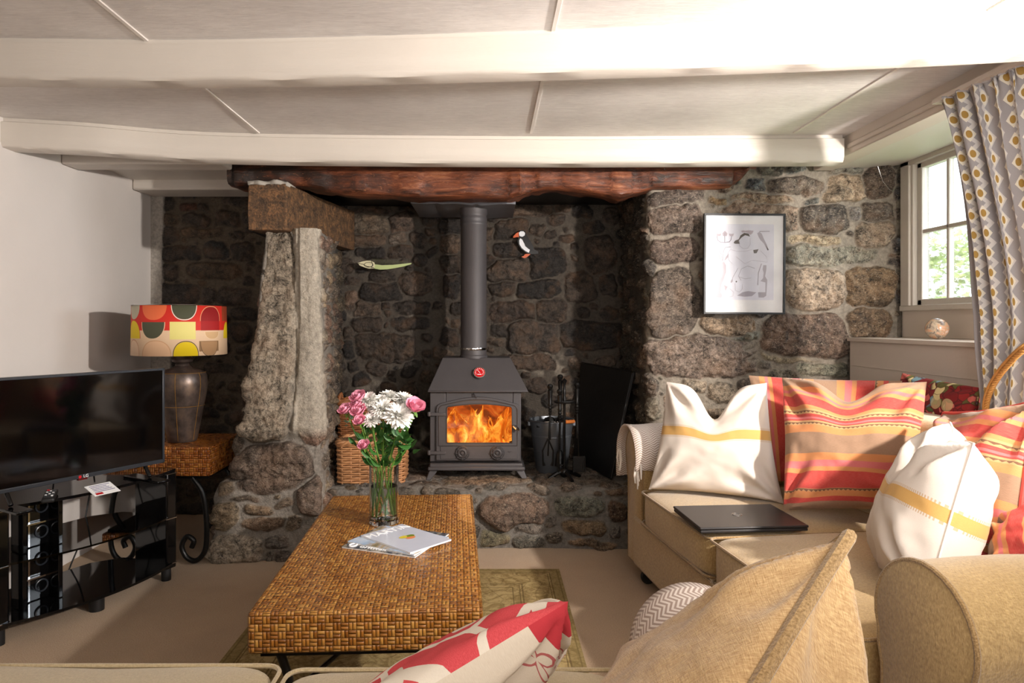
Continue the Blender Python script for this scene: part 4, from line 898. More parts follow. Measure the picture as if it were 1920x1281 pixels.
# ---- framed print
def picture():
    Y = 3.575; A = [P(1323,401,Y), P(1475,402,Y), P(1467,590,Y), P(1317,589,Y)]; tl, tr, br_, bl = A
    t = thing('framed_print', 'thin black-framed line drawing print with a white mount on the stone wall', 'picture', (bl+br_)/2)
    ex = (tr-tl).normalized(); ez = (tl-bl).normalized(); W = (tr-tl).length; Hh = (tl-bl).length; M = frame(bl, ex, ez)   # local x right, y up, z = toward -y?
    if M.col[2][1] > 0: pass
    s = -1 if M.col[2][1] > 0 else 1
    def bx_(x0,y0,x1,y1,z0,z1): m = MB(); m.box((x0,y0,min(s*z0,s*z1)), (x1,y1,max(s*z0,s*z1)), M); return m
    f = .010; m = MB()
    for (x0,y0,x1,y1) in ((0,0,W,f),(0,Hh-f,W,Hh),(0,f,f,Hh-f),(W-f,f,W,Hh-f)): m.box((x0,y0,min(0,s*.022)), (x1,y1,max(0,s*.022)), M)
    obj('frame', m, M_blackp, t, bevel=.001)
    obj('mount', bx_(f,f,W-f,Hh-f,.006,.012), M_paper, t)
    pc = obj('print', bx_(.062,.075,W-.058,Hh-.055,.0121,.0127), plain('print_paper', hx(226,227,236), .5), t)
    obj('glazing', bx_(f,f,W-f,Hh-f,.0175,.019), M_pane, t)
    zx = lambda x, y: ((x-100)/905*W, Hh-(y-75)/1135*Hh)
    GR = plain('print_grey_ink', hx(178,174,184), .6); PK = plain('print_pink_ink', hx(190,180,188), .6); DKK = plain('print_dark_ink', hx(104,98,94), .6)
    def shape(name, pts, mat, w=None):
        m = MB(); q = [zx(a, b) for a, b in pts]
        if w:
            m.tube([M @ Vector((a, b, s*.0131)) for a, b in q], w, 5)
        else:
            m.prism([(a, b) for a, b in q], s*.0005, M @ Matrix.Translation((0,0,s*.0128)))
        o = obj(name, m, mat, pc, smooth=False); return o
    shape('drawn_fish_vase', [(330,620),(350,660),(350,740),(325,820),(300,880),(290,960),(310,1000),(300,1025),(215,1025),(225,1000),(252,960),(250,880),(235,800),(240,700),(280,640),(290,620)], PK)
    shape('drawn_stalk', [(310,610),(300,540),(270,490)], GR, .0016); shape('drawn_stalk', [(315,610),(320,500),(345,455),(400,450)], GR, .0016); shape('drawn_leaf', [(330,605),(350,560),(380,525),(370,570),(345,600)], PK); shape('drawn_leaf', [(300,605),(285,550),(260,520),(262,560),(280,595)], PK)
    for x in (268, 335, 408): shape('drawn_candle_flame', [(x-20,330),(x-28,300),(x,270 if x == 335 else 305),(x+28,300),(x+20,330)], PK)
    shape('drawn_candelabrum', [(250,330),(255,375),(290,400),(335,402),(385,395),(405,370),(410,330)], GR, .0024); shape('drawn_candelabrum', [(335,400),(335,300)], GR, .0024)
    shape('drawn_hair', [(432,405),(450,380),(490,365),(510,320),(550,292),(600,300),(615,335),(590,325),(560,318),(520,345),(490,380),(500,415),(450,415)], DKK)
    shape('drawn_crown', [(515,270),(540,262),(560,268),(600,262),(655,268),(640,300),(615,315),(600,295),(560,285),(530,290)], PK)
    shape('drawn_face', [(500,380),(500,440),(540,470),(590,465),(620,420),(615,350)], GR, .0008); shape('drawn_shoulder', [(640,480),(560,500),(470,500),(400,480),(370,520),(380,600),(420,640)], GR, .0007); shape('drawn_arm', [(730,490),(800,560),(810,620),(640,600),(560,640),(460,560)], GR, .0007)
    shape('drawn_cup', [(652,485),(712,475),(690,520),(660,522)], DKK)
    shape('drawn_bird', [(695,295),(720,280),(745,300),(765,350),(800,420),(820,480),(810,485),(770,410),(730,370),(708,330)], GR); shape('drawn_bird_tail', [(790,420),(825,480),(812,488)], DKK); shape('drawn_branch', [(720,275),(832,272)], GR, .0024)
    shape('drawn_bottle', [(765,655),(800,655),(800,700),(785,780),(810,820),(800,1000),(770,1020),(715,1020),(708,960),(790,960),(790,850),(735,835),(765,800),(770,740),(758,700)], GR)
    shape('drawn_spoon', [(705,880),(712,740),(745,640)], GR, .0022); shape('drawn_spoon', [(410,850),(430,790),(485,690)], GR, .0014); shape('drawn_spoon_bowl', [(400,850),(408,825),(425,815),(428,840),(412,858)], PK)
    shape('drawn_fish', [(475,1000),(540,960),(600,948),(690,962),(640,1005),(560,1012)], GR)
    shape('drawn_plate', [(520,830),(490,780),(520,700),(590,665),(670,690)], GR, .0012); shape('drawn_plate', [(500,790),(560,810),(630,800)], GR, .0010); shape('drawn_jug', [(450,860),(455,940),(500,960),(530,930),(535,870)], GR, .0009)
    shape('drawn_pear', [(330,880),(370,900),(345,950)], PK); shape('drawn_pear', [(390,920),(435,960),(430,1005),(370,1020),(345,985)], GR, .0008); shape('drawn_dot', [(458,840),(466,832),(476,838),(470,852),(460,850)], DKK)
picture()
m = MB(); m.tube([P(1646,312,3.60), P(1655,340,3.6), P(1668,356,3.58), P(1674,359,3.56), P(1676,354,3.55)], .0016, 6); tag(obj('wire_hook', m, M_chrome), 'thin bent wire hook hanging at the top right of the stone wall', 'hook')
# ============================================================ left side
def tv():
    a = Vector((-1.477, 3.10, 0)); b = Vector((-1.81, 2.52, 0)); ex = (b-a).normalized(); W = .733; nrm = Vector((-ex.y, ex.x, 0));
    if nrm.x < 0: nrm = -nrm
    z0, z1 = .590, 1.019; o = a.copy(); t = thing('television', 'black flat-screen television with thin dark grey frame on the glass stand', 'television', (a+ex*W/2)+Vector((0,0,.53)))
    ex2 = -ex; O = a+ex*W; M = frame((O.x, O.y, 0), ex2, (0,0,1))   # x to the right seen from the front, y up, z towards viewer
    if (M.to_3x3() @ Vector((0,0,1))).dot(nrm) < 0: raise RuntimeError('tv frame')
    m = MB(); f = .011
    for q in ((0,z0,W,z0+.016),(0,z1-f,W,z1),(0,z0,f,z1),(W-f,z0,W,z1)): m.box((q[0],q[1],-.03), (q[2],q[3],.004), M)
    obj('bezel', m, M_tvframe, t, bevel=.002)
    obj('screen', MB().box((f,z0+.016,-.02), (W-f,z1-f,.0), M), M_screen, t)
    obj('rear_housing', MB().hexa([M @ Vector(p) for p in ((.06,z0+.04,-.075),(W-.06,z0+.04,-.075),(W-.06,z0+.28,-.075),(.06,z0+.28,-.075))], [M @ Vector(p) for p in ((.01,z0+.01,-.03),(W-.01,z0+.01,-.03),(W-.01,z1-.01,-.03),(.01,z1-.01,-.03))]), M_blackp, t)
    for x in (.09, W-.09):
        l = MB(); l.tube([M @ Vector((x,z0+.03,-.03)), M @ Vector((x,.545,.03))], .009, 8); l.box((x-.03,.529,-.12), (x+.03,.54,.13), M); obj('foot', l, M_black, t, bevel=.003)
    text('maker_logo', 'LG', .017, M @ Matrix.Translation((W/2+.012, z0+.008, .0045)), M_paper, t)
    m = MB(); m.lathe([(.006,.0),(.006,.001),(.0,.001)], (0,0,0), 16); m.v = [M @ (v+Vector((W/2-.012, z0+.008, .0045))) for v in m.v]; obj('logo_disc', m, M_red, t)
    m = MB(); m.box((W/2-.018,z0-.006,-.01), (W/2+.018,z0+.001,.005), M); obj('power_light_housing', m, plain('dark_red_lens', hx(90,24,24), .2), t)
    return M, W
M_TV, W_TV = tv()
def tv_stand():
    A = Vector((-1.50, 3.26, 0)); B = Vector((-1.85, 2.56, 0)); L = (A-B).length; ex = (A-B).normalized(); M = frame((B.x, B.y, 0), ex, (0,0,1)) # x from near end to far end, y up, z front
    nz = M.to_3x3() @ Vector((0,0,1))
    t = thing('tv_stand', 'black gloss television stand with smoked glass shelves and a bowed front', 'stand', (B+A)/2-nz*.15)
    D = .34; bow = .085
    def curve(x): return bow*(1-((x-L/2)/(L/2))**2)
    def slab(name, y0, y1, mat, inset=0.0):
        out = [(x, curve(x)-inset) for x in [L*i/24 for i in range(25)]]+[(L-.08,-D*.8),(L-.2,-D),(.2,-D),(.08,-D*.8)]
        m = MB(); n = len(out); v0 = [M @ Vector((x,y0,z)) for x,z in out]; v1 = [M @ Vector((x,y1,z)) for x,z in out]
        m.add(v0+v1, [tuple(range(n)), tuple(range(n,2*n))[::-1]]+[(i,n+i,n+(i+1)%n,(i+1)%n) for i in range(n)]); return obj(name, m, mat, t, smooth=False)
    slab('top_shelf', .517, .529, M_black); slab('middle_shelf', .300, .308, M_smoked, .01); slab('bottom_shelf', .075, .086, M_black)
    for x0, x1, nm in ((0,.045,'near'),(L-.055,L,'far')):
        m = MB(); m.box((x0,.06,-.22), (x1,.517,.0+curve(x0+.02)*.6), M); c = obj('side_column', m, M_black, t, bevel=.008)
        for y in (.086,.300,.512):
            r = MB(); r.box((x0-.001,y-.004,-.05), (x1+.001,y,.002+curve(x0+.02)*.6), M); obj('chrome_trim', r, M_chrome, c)
        f = MB(); f.lathe([(.022,0),(.022,.06)], M @ Vector(((x0+x1)/2,0,-.03)), 16); obj('foot', f, M_blackp, t)
    f = MB(); f.lathe([(.03,0),(.03,.075)], M @ Vector((L*.5,0,-.0)), 16); obj('foot', f, M_blackp, t)
    # cable column with round openings and chrome clips, behind the shelves
    for y0, y1 in ((.086,.300),(.308,.517)):
        m = MB(); x0, x1 = .12, .28; out = [(x0,y0),(x1,y0),(x1,y1),(x0,y1)]
        m.box((x0,y0,-.13), (x1,y1,-.115), M); m.box((x0,y0,-.13), (x0+.02,y1,-.05), M); m.box((x1-.02,y0,-.13), (x1,y1,-.05), M)
        c = obj('cable_column', m, M_black, t, bevel=.004)
        for yy_ in (y0+.055, y1-.05):
            r = MB(); r.tube([M @ Vector(((x0+x1)/2+.03+.024*math.cos(a), yy_+.024*math.sin(a), -.112)) for a in [2*PI*i/24 for i in range(24)]], .0035, 6, True); obj('cable_hole_rim', r, M_tvframe, c)
        r = MB(); r.box((x0+.055,y0+.005,-.113), (x0+.062,y1-.005,-.109), M); r.box((x0+.03,y0+.095,-.11), (x0+.14,y0+.101,-.095), M); obj('chrome_clip', r, M_chrome, c)
    return M, L
M_ST, L_ST = tv_stand()
def cables():
    def cab(lab, pts, mat, r=.0035):
        m = MB(); m.tube(spline(pts, 8), r, 6); tag(obj('cable', m, mat), lab, 'cable')
    q = lambda x, y, z: M_ST @ Vector((x, y, z))
    cab('black cable hanging in a loop behind the television stand', [q(.62,.60,-.36), q(.6,.40,-.37), q(.55,.2,-.36), q(.50,.05,-.37), q(.6,.012,-.38), q(.7,.01,-.30)], M_blackp)
    cab('thin black cable crossing behind the middle of the television stand', [q(.42,.62,-.36), q(.46,.42,-.40), q(.38,.28,-.38), q(.48,.12,-.39), q(.40,.01,-.40)], M_blackp, .003)
    cab('white cable lying across the carpet behind the television stand', [q(.35,.012,-.50), q(.42,.012,-.44), q(.5,.012,-.46), q(.62,.012,-.52)], M_paper, .004)
cables()
def remote():
    p = M_ST @ Vector((.17,.531,.045)); a = Matrix.Translation(p) @ Matrix.Rotation(R(118), 4, 'Z') ; t = thing('remote_control', 'black remote control lying on the glass television stand', 'remote control', p)
    obj('body', MB().box((-.085,-.022,0), (.085,.022,.018), a), M_blackp, t, bevel=.006)
    cols = [M_paper]*8; 
    for i in range(6):
        for j in range(3):
            m = MB().box((-.045+i*.017,-.014+j*.011,.018), (-.036+i*.017,-.007+j*.011,.021), a); obj('button', m, M_tvframe if (i+j) % 3 else M_paper, t)
    obj('power_button', MB().box((.062,.006,.018), (.072,.015,.021), a), M_red, t)
remote()
def card():
    p = M_ST @ Vector((.36,.5295,.085)); M = Matrix.Translation(p) @ Matrix.Rotation(R(62), 4, 'Z') @ Matrix.Rotation(R(22), 4, 'X')
    t = thing('notice_card', 'white printed notice card lying on the television stand', 'card', p)
    obj('card', MB().box((-.055,-.04,.001), (.055,.04,.003), M), M_paper, t)
    m = MB()
    for i in range(5): m.box((-.04,.028-i*.011,.003), (.045-(i*7 % 4)*.006,.032-i*.011,.0035), M)
    obj('lines_of_print', m, plain('violet_ink', hx(120,116,150), .6), t); obj('red_panel', MB().box((-.045,-.035,.003), (-.015,-.022,.0036), M), M_red, t)
card()
def end_table():
    x0, x1, y0, y1 = -1.95, -1.405, 3.43, 3.86; t = thing('wicker_end_table', 'square varnished wicker table with curled iron legs in the alcove', 'table', ((x0+x1)/2, (y0+y1)/2, 0))
    obj('table_top', MB().box((x0,y0,.452), (x1,y1,.600)), M_weave2, t, bevel=.008, seg=3)
    fr = MB(); fr.box((x0+.02,y0+.02,.437), (x1-.02,y1-.02,.453)); obj('iron_frame', fr, M_iron, t)
    for sx, x in ((1,x1-.03),(-1,x0+.03)):
        for sy, y in ((-1,y0+.03),(1,y1-.03)):
            pts = [(x-sx*.07,y,.44),(x-sx*.02,y,.36),(x+sx*.0,y,.22),(x-sx*.005,y,.08),(x-sx*.05,y,.02),(x-sx*.10,y,.035),(x-sx*.125,y,.09),(x-sx*.10,y,.14),(x-sx*.065,y,.12),(x-sx*.075,y,.085)]
            m = MB(); m.tube(spline(pts, 6), .013, 10); obj('leg', m, M_iron, t)
end_table()
def lamp():
    g = G('patchwork_dome_print'); ob = g.obj(); x, y, z = g.sep(ob)
    th = g.f('ARCTAN2', x, g.mul(y, -1.0)); th = g.f('WRAP', g.sub(th, .423), PI/2, -PI/2)      # 0 faces the room, repeats round the back
    c = g.mix(g.f('GREATER_THAN', z, .128), hx(222,190,156), hx(204,40,26))
    th_of = lambda zx: math.asin(max(-.999, min(.999, (zx-1352)/332))); z_of = lambda zy: (500-zy)/365*.258
    def shp(x0, y0, x1, y1, col, kind, out=None):
        nonlocal c
        a, b = th_of(x0), th_of(x1); tc, tw = (a+b)/2, (b-a)/2; zt, zb = z_of(y0), z_of(y1)
        du = g.f('DIVIDE', g.sub(th, tc), tw)
        if kind == 'block': k = g.mul(g.f('LESS_THAN', g.f('ABSOLUTE', du), 1.0), g.mul(g.f('LESS_THAN', z, zt), g.f('GREATER_THAN', z, zb)))
        else:
            base = zt if kind == 'hang' else zb; H_ = zt-zb
            dz = g.f('DIVIDE', g.sub(z, base), H_); half = g.f('LESS_THAN', dz, 0.0) if kind == 'hang' else g.f('GREATER_THAN', dz, 0.0)
            rr = g.add(g.f('POWER', g.f('ABSOLUTE', du), 2.3), g.f('POWER', g.f('ABSOLUTE', dz), 2.3)); k = g.mul(g.f('LESS_THAN', rr, 1.0), half)
            if out:
                ko = g.mul(g.mul(g.f('LESS_THAN', rr, 1.16), g.f('GREATER_THAN', rr, 1.02)), half); c = g.mix(ko, c, out)
        c = g.mix(k, c, col)
    YL, GN, DR, OR_, PY, BR = hx(226,196,24), hx(74,76,56), hx(140,16,18), hx(228,110,66), hx(226,214,128), hx(150,116,82)
    shp(1490,150,1620,252,DR,'dome',hx(220,150,110)); shp(1490,252,1620,320,hx(160,20,20),'block'); shp(1105,140,1265,245,OR_,'hang'); shp(1298,135,1460,240,GN,'hang',hx(230,224,210)); shp(1024,140,1086,240,hx(190,182,160),'hang'); shp(1640,140,1684,250,hx(150,60,30),'block')
    shp(1022,250,1090,376,YL,'dome',hx(200,60,30)); shp(1105,260,1250,375,GN,'hang',hx(222,190,156)); shp(1285,258,1455,382,PY,'block'); shp(1650,258,1684,380,YL,'dome')
    shp(1520,330,1612,380,hx(206,168,124),'hang',hx(230,200,160)); shp(1310,400,1470,502,YL,'dome',hx(90,70,40)); shp(1478,395,1612,470,BR,'block'); shp(1490,400,1604,500,hx(170,132,94),'hang',hx(110,84,60)); shp(1112,395,1290,500,hx(228,186,148),'dome',hx(210,160,120)); shp(1026,390,1085,500,hx(232,200,168),'dome',hx(200,140,110))
    n = g.noise(ob, 300, 2); Msh = g.out(c, .7, 0, g.bump(n, .15, .001), em=c, ems=0.0)
    cx, cy = -1.62, 3.60; t = thing('table_lamp', 'table lamp with bronze urn base and red, yellow and cream patterned drum shade', 'lamp', (cx, cy, .6015))
    g = G('aged_bronze_leather'); ob = g.obj(); n = g.noise(ob, 14, 5, .6); MBz = g.out(g.ramp(n, [(.35, hx(66,55,50)), (.5, hx(86,74,68)), (.65, hx(108,90,76))]), .34, .45, g.bump(n, .3, .004))
    b = MB(); b.lathe([(.0,.602),(.070,.602),(.074,.612),(.083,.66),(.099,.75),(.117,.84),(.124,.90),(.121,.945),(.112,.965),(.085,.978),(.05,.988),(.036,1.0)], (cx,cy,0), 48); bo = obj('urn_base', b, MBz, t)
    s = MB()
    for a in range(8, 368, 60): s.tube([(cx+(r+.001)*math.sin(R(a)), cy-(r+.001)*math.cos(R(a)), z) for r, z in ((.074,.612),(.083,.66),(.099,.75),(.117,.84),(.124,.90),(.121,.945),(.112,.965))], .0011, 5)
    for r, z in ((.107,.79),(.1135,.963)): s.tube([(cx+(r+.001)*math.cos(2*PI*i/40), cy+(r+.001)*math.sin(2*PI*i/40), z) for i in range(40)], .0011, 5, True)
    so = obj('gilt_seams', s, plain('gilt_seam', hx(170,126,56), .4, .5), bo)
    b = MB(); b.lathe([(.034,.998),(.036,1.006),(.03,1.010),(.05,1.02),(.054,1.032),(.046,1.046),(.03,1.056),(.018,1.066),(.016,1.10),(.0,1.10)], (cx,cy,0), 32); obj('turned_neck', b, MBz, t)
    sh = MB(); sh.lathe([(.232,0),(.230,.13),(.228,.258)], (0,0,0), 64); sh.f = sh.f[:-2]
    so = obj('lamp_shade', sh, Msh, None, solid=.002); so.location = (cx-.012, cy, 1.058); adopt(so, t)
    r = MB()
    for z in (.002,.256): r.tube([(cx-.012+.2305*math.cos(2*PI*i/48), cy+.2305*math.sin(2*PI*i/48), 1.058+z) for i in range(48)], .0022, 6, True)
    for a in (0,120,240): r.tube([(cx-.012,cy,1.10), (cx-.012+.229*math.cos(R(a)), cy+.229*math.sin(R(a)), 1.062)], .0015, 5)
    obj('shade_ring', r, M_chrome, so)
lamp()

# ============================================================ coffee table group
TZ = .42
def coffee_table():
    a, b, c, d = Vector((-.672,1.886,0)), Vector((-.015,1.886,0)), Vector((-.079,3.18,0)), Vector((-.735,3.18,0))
    t = thing('wicker_coffee_table', 'long varnished basket-weave coffee table on the rug in the middle of the room', 'table', ((a+c)/2))
    M = Matrix.Translation((a.x, a.y, 0)) @ Matrix.Rotation(math.atan2(d.y-a.y, d.x-a.x)-PI/2, 4, 'Z'); W = .655; L = 1.296
    mb = MB(); mb.box((0,0,TZ-.118), (W,L,TZ), M); obj('table_top', mb, M_weave, t, bevel=.013, seg=4)
    fr = MB(); fr.box((.03,.03,TZ-.135), (W-.03,.055,TZ-.117), M); fr.box((.03,L-.055,TZ-.135), (W-.03,L-.03,TZ-.117), M); fr.box((.03,.03,TZ-.135), (.055,L-.03,TZ-.117), M); fr.box((W-.055,.03,TZ-.135), (W-.03,L-.03,TZ-.117), M); obj('iron_frame', fr, M_iron, t)
    for x in (.07, W-.07):
        for y in (.07, L-.07):
            s = 1 if x < W/2 else -1; m = MB(); m.tube(spline([M @ Vector(p) for p in ((x,y,TZ-.13),(x+s*.03,y,.18),(x,y,.08),(x-s*.02,y,.024))], 6), .013, 10); obj('leg', m, M_iron, t)
    st = MB(); st.tube([M @ Vector((.1,.07,.15)), M @ Vector((W-.1,L-.07,.15))], .008, 8); st.tube([M @ Vector((W-.1,.07,.15)), M @ Vector((.1,L-.07,.15))], .008, 8); obj('cross_stretcher', st, M_iron, t)
    return M
M_CT = coffee_table()
m = MB(); m.add([(-.967,1.62,.001),(.343,1.62,.001),(.343,3.37,.001),(-.967,3.37,.001),(-.967,1.62,.009),(.343,1.62,.009),(.343,3.37,.009),(-.967,3.37,.009)],
    [(4,5,6,7),(0,1,5,4),(1,2,6,5),(2,3,7,6),(3,0,4,7),(3,2,1,0)], [[(0,0),(1.31,0),(1.31,1.75),(0,1.75)]]+[[(0,0)]*4]*5)
tag(obj('rug', m, M_rug, smooth=False), 'faded olive patterned rug with a lined border under the coffee table', 'rug')

# vase and flowers
VX, VY = (720-CX)/F*2.74, 2.74; VR = .0585; VH = .232
def vase():
    t = thing('glass_vase', 'clear cylindrical glass vase half full of water on the coffee table', 'vase', (VX, VY, TZ))
    v = MB(); r = VR; v.lathe([(.0,.0005),(r-.004,.0005),(r,.004),(r,VH-.001),(r-.001,VH),(r-.003,VH),(r-.004,VH-.001),(r-.0045,.024),(r-.010,.019),(.0,.018)], (VX,VY,TZ), 64); obj('glass', v, M_glass, t)
    w = MB(); r = VR-.0052; w.lathe([(.0,.0195),(r-.006,.0205),(r,.026),(r,.150),(.0,.150)], (VX,VY,TZ), 48); obj('water', w, M_water, t)
vase()
M_stem = plain('green_stem', hx(96,138,48), .5, 0, .2); M_leaf = plain('green_leaf', hx(52,98,38), .5, 0, .3); M_leafg = plain('grey_green_leaf', hx(110,140,116), .6)
M_mum = plain('white_petal', hx(240,238,232), .6, 0, .03); M_mumc = plain('pale_green_centre', hx(206,214,140), .6); M_rose = plain('pink_petal', hx(240,160,184), .5, 0, .1); M_rosed = plain('deep_pink_petal', hx(226,104,146), .5, 0, .12); M_rosep = plain('pale_pink_petal', hx(238,186,200), .5)
def petal(m, M, L, w, cup, n=5, curl=0.0):
    rows = []
    for i in range(n+1):
        s = i/n; ww = w*math.sin(PI*min(.97, .12+.82*s))**.7; z = cup*s*s*L+curl*math.sin(PI*s)*L
        rows.append([M @ Vector((L*s, -ww/2, z+ww*.18)), M @ Vector((L*s, 0, z)), M @ Vector((L*s, ww/2, z+ww*.18))])
    m.grid(np.array([[tuple(p) for p in r] for r in rows]))
def aim(p, d): return Matrix.Translation(p) @ Vector(d).to_track_quat('Z', 'Y').to_matrix().to_4x4()
def chrysanth(M, r, seed):
    rr = random.Random(seed); m = MB()
    for ring, (k, el, L) in enumerate(((20,-8,1.0),(22,10,1.0),(20,28,.92),(18,46,.8),(14,62,.62),(10,78,.45))):
        for i in range(k): petal(m, M @ Matrix.Rotation(2*PI*(i+.5*(ring % 2))/k+rr.uniform(-.1,.1), 4, 'Z') @ Matrix.Rotation(-R(el+rr.uniform(-8,8)), 4, 'Y'), r*L*rr.uniform(.9,1.1), r*.30, .16, 4, .12)
    return m
def rosebloom(M, r, seed):
    rr = random.Random(seed); m = MB()
    for ring, (k, rad, hgt, op) in enumerate(((5,1.0,1.0,.45),(5,.8,1.12,.22),(4,.6,1.15,.08),(3,.35,1.15,0))):
        for i in range(k):
            a0 = 2*PI*i/k+ring*.7+rr.uniform(-.2,.2); span = 2*PI/k*1.35; rows = []
            for j in range(6):
                s = j/5; row = []
                for q in range(7):
                    a = a0+span*(q/6-.5); edge = 1-abs(q/6-.5)*.5; rad_ = r*rad*(.35+.65*math.sin(s*1.7))*(1+op*s*s*(1 if s > .6 else .4)); row.append(tuple(M @ Vector((rad_*math.cos(a), rad_*math.sin(a), r*1.5*hgt*s*edge))))
                rows.append(row)
            m.grid(np.array(rows))
    return m
def stem_pts(top, foot): 
    mid = Vector((VX+(top.x-VX)*.30, VY+(top.y-VY)*.30, TZ+VH+.0)); return spline([foot, Vector((VX,VY,0))*.5+foot*.5+Vector((0,0,(foot.z*.5+ (TZ+.12)*.5)-foot.z*.5)) if False else (foot+mid)/2, mid, mid.lerp(top, .5)+Vector(((top.x-VX)*.06,0,0)), top], 6)
def leafmesh(m, p, d, L, w):
    M = aim(p, (0,0,1)) @ Matrix.Identity(4); d = Vector(d).normalized(); ex = d; ey = d.cross(Vector((0,-.6,.8))).normalized(); Mx = frame(p, ex, ey)
    rows = []
    for i in range(7):
        s = i/6; ww = w*math.sin(PI*min(.98, .06+.9*s)); z = -.25*L*s*s; rows.append([tuple(Mx @ Vector((L*s, -ww/2, z+.15*ww))), tuple(Mx @ Vector((L*s, 0, z))), tuple(Mx @ Vector((L*s, ww/2, z+.15*ww)))])
    m.grid(np.array(rows))
def flower(kind, px, py, dY, r, label, group, extra=(), seed=0, leaves=3):
    rr = random.Random(seed); Y = VY+dY; top = P(px, py, Y); out = Vector((top.x-VX, (top.y-VY), .10)); out.normalize()
    face = (out*.5+Vector((0,-.55,.6))).normalized()
    a = rr.uniform(0, 2*PI); foot = Vector((VX+.035*math.cos(a), VY+.035*math.sin(a), TZ+.030))
    nm = {'mum':'chrysanthemum','rose':'rose','rosebig':'rose','green':'foliage_sprig'}[kind]; t = thing(nm, label, 'flower' if kind != 'green' else 'foliage', (foot.x, foot.y, TZ+.03), group)
    sp = stem_pts(top, foot); s = MB(); s.tube(sp, .0024, 6)
    for ex_ in extra:
        e = P(ex_[0], ex_[1], Y+ex_[2]); b = sp[int(len(sp)*.62)]; s.tube(spline([b, b.lerp(e, .6)+Vector(((e.x-b.x)*.1,0,-.01)), e], 4), .0017, 6)
    obj('stem', s, M_stem, t)
    lf = MB()
    for i in range(leaves):
        p = sp[int(len(sp)*(.50+.38*i/max(1,leaves)))]; aa = rr.uniform(0, 2*PI); leafmesh(lf, p, (math.cos(aa), math.sin(aa)*.6-.2, .5), rr.uniform(.04,.065), .024)
    if leaves: obj('leaves', lf, M_leaf, t)
    for (x, y, d, q) in [(px, py, 0, r)]+list(extra):
        p = P(x, y, Y+d); o2 = (Vector((p.x-VX, p.y-VY, .10)).normalized()*.5+Vector((0,-.55,.6))).normalized(); Mx = aim(p-o2*.006, o2)
        if kind == 'mum':
            bo = obj('bloom', chrysanth(Mx, q, seed+int(x)), M_mum, t, ang=80); c = MB(); c.ball((0,0,q*.12), q*.2, 10, 6, (1,1,.5)); c.v = [Mx @ v for v in c.v]; obj('flower_centre', c, M_mumc, bo)
        elif kind == 'green':
            g_ = MB(); 
            for i in range(6): leafmesh(g_, p+Vector((rr.uniform(-.02,.02), rr.uniform(-.02,.02), rr.uniform(-.03,.01))), (rr.uniform(-1,1), rr.uniform(-1,.2), rr.uniform(-.2,.8)), q, q*.6)
            obj('leaf_cluster', g_, M_leafg if seed % 2 else M_leaf, t)
        else:
            obj('bloom', rosebloom(Mx, q, seed+int(x)), [M_rose, M_rosed][0] if kind == 'rose' else M_rose, t, ang=80)
            c = MB(); c.ball((0,0,q*.55), q*.42, 10, 8, (1,1,1.3)); c.v = [Mx @ v for v in c.v]; obj('inner_petals', c, M_rosed, t)
            sp_ = MB(); [petal(sp_, Mx @ Matrix.Rotation(2*PI*i/5, 4, 'Z') @ Matrix.Rotation(R(10), 4, 'Y'), q*1.1, q*.5, -.2, 4) for i in range(5)]; obj('sepals', sp_, M_stem, t)
GF = 'flowers in the glass vase'
flower('mum', 747, 782, -.05, 0.062, 'largest white chrysanthemum at the front right of the bouquet', GF, (), 1)
flower('mum', 718, 768, -.03, 0.050, 'white chrysanthemum in the centre of the bouquet', GF, (), 2)
flower('mum', 697, 788, -.05, 0.039, 'small half-open white chrysanthemum at the front left of the bouquet, below the others', GF, (), 3)
flower('mum', 690, 752, -.0, 0.045, 'white chrysanthemum at the upper left of the bouquet beside the pink roses', GF, ((700,764,-.01,.028),), 4)
flower('mum', 728, 744, .05, 0.041, 'white chrysanthemum at the very top of the bouquet with a small second head', GF, ((738,748,.05,.026),), 5)
flower('mum', 756, 750, .05, 0.045, 'white chrysanthemum at the upper right behind the large pink rose', GF, ((770,754,.06,.030),(782,762,.05,.024)), 6)
flower('mum', 712, 752, .0, .036, 'white chrysanthemum between the top one and the pink roses, half hidden', GF, ((760,768,.02,.036),), 27)
flower('rosebig', 776, 768, -.03, .028, 'large pink rose at the right edge of the bouquet', GF, (), 7, 5)
flower('rose', 674, 750, .0, 0.024, 'pink spray rose highest at the left of the bouquet', GF, ((670,761,-.01,.019),), 8)
flower('rose', 675, 776, -.03, 0.024, 'pink spray rose with two heads, low at the left of the bouquet', GF, ((676,792,-.04,.018),), 9)
flower('rose', 650, 772, -.01, 0.021, 'pale pink bud rose furthest left in the bouquet', GF, (), 10, 2)
flower('rose', 684, 838, -.05, 0.018, 'single small pink rose drooping over the left rim of the vase', GF, (), 11, 2)
flower('green', 655, 788, -.02, .026, 'grey-green eucalyptus sprig at the left of the bouquet', GF, (), 13, 3)
flower('green', 768, 832, -.03, .060, 'broad dark green leaves hanging over the right rim of the vase', GF, ((758,815,-.03,.055),), 14, 4)
flower('green', 675, 826, .0, .040, 'green leafy sprig leaning over the left rim of the vase', GF, ((690,812,0,.04),), 16, 4)
flower('green', 722, 812, .02, .050, 'mixed green foliage filling the middle of the bouquet', GF, ((735,800,.0,.045),(705,802,.0,.045),(740,825,-.02,.05)), 18, 5)

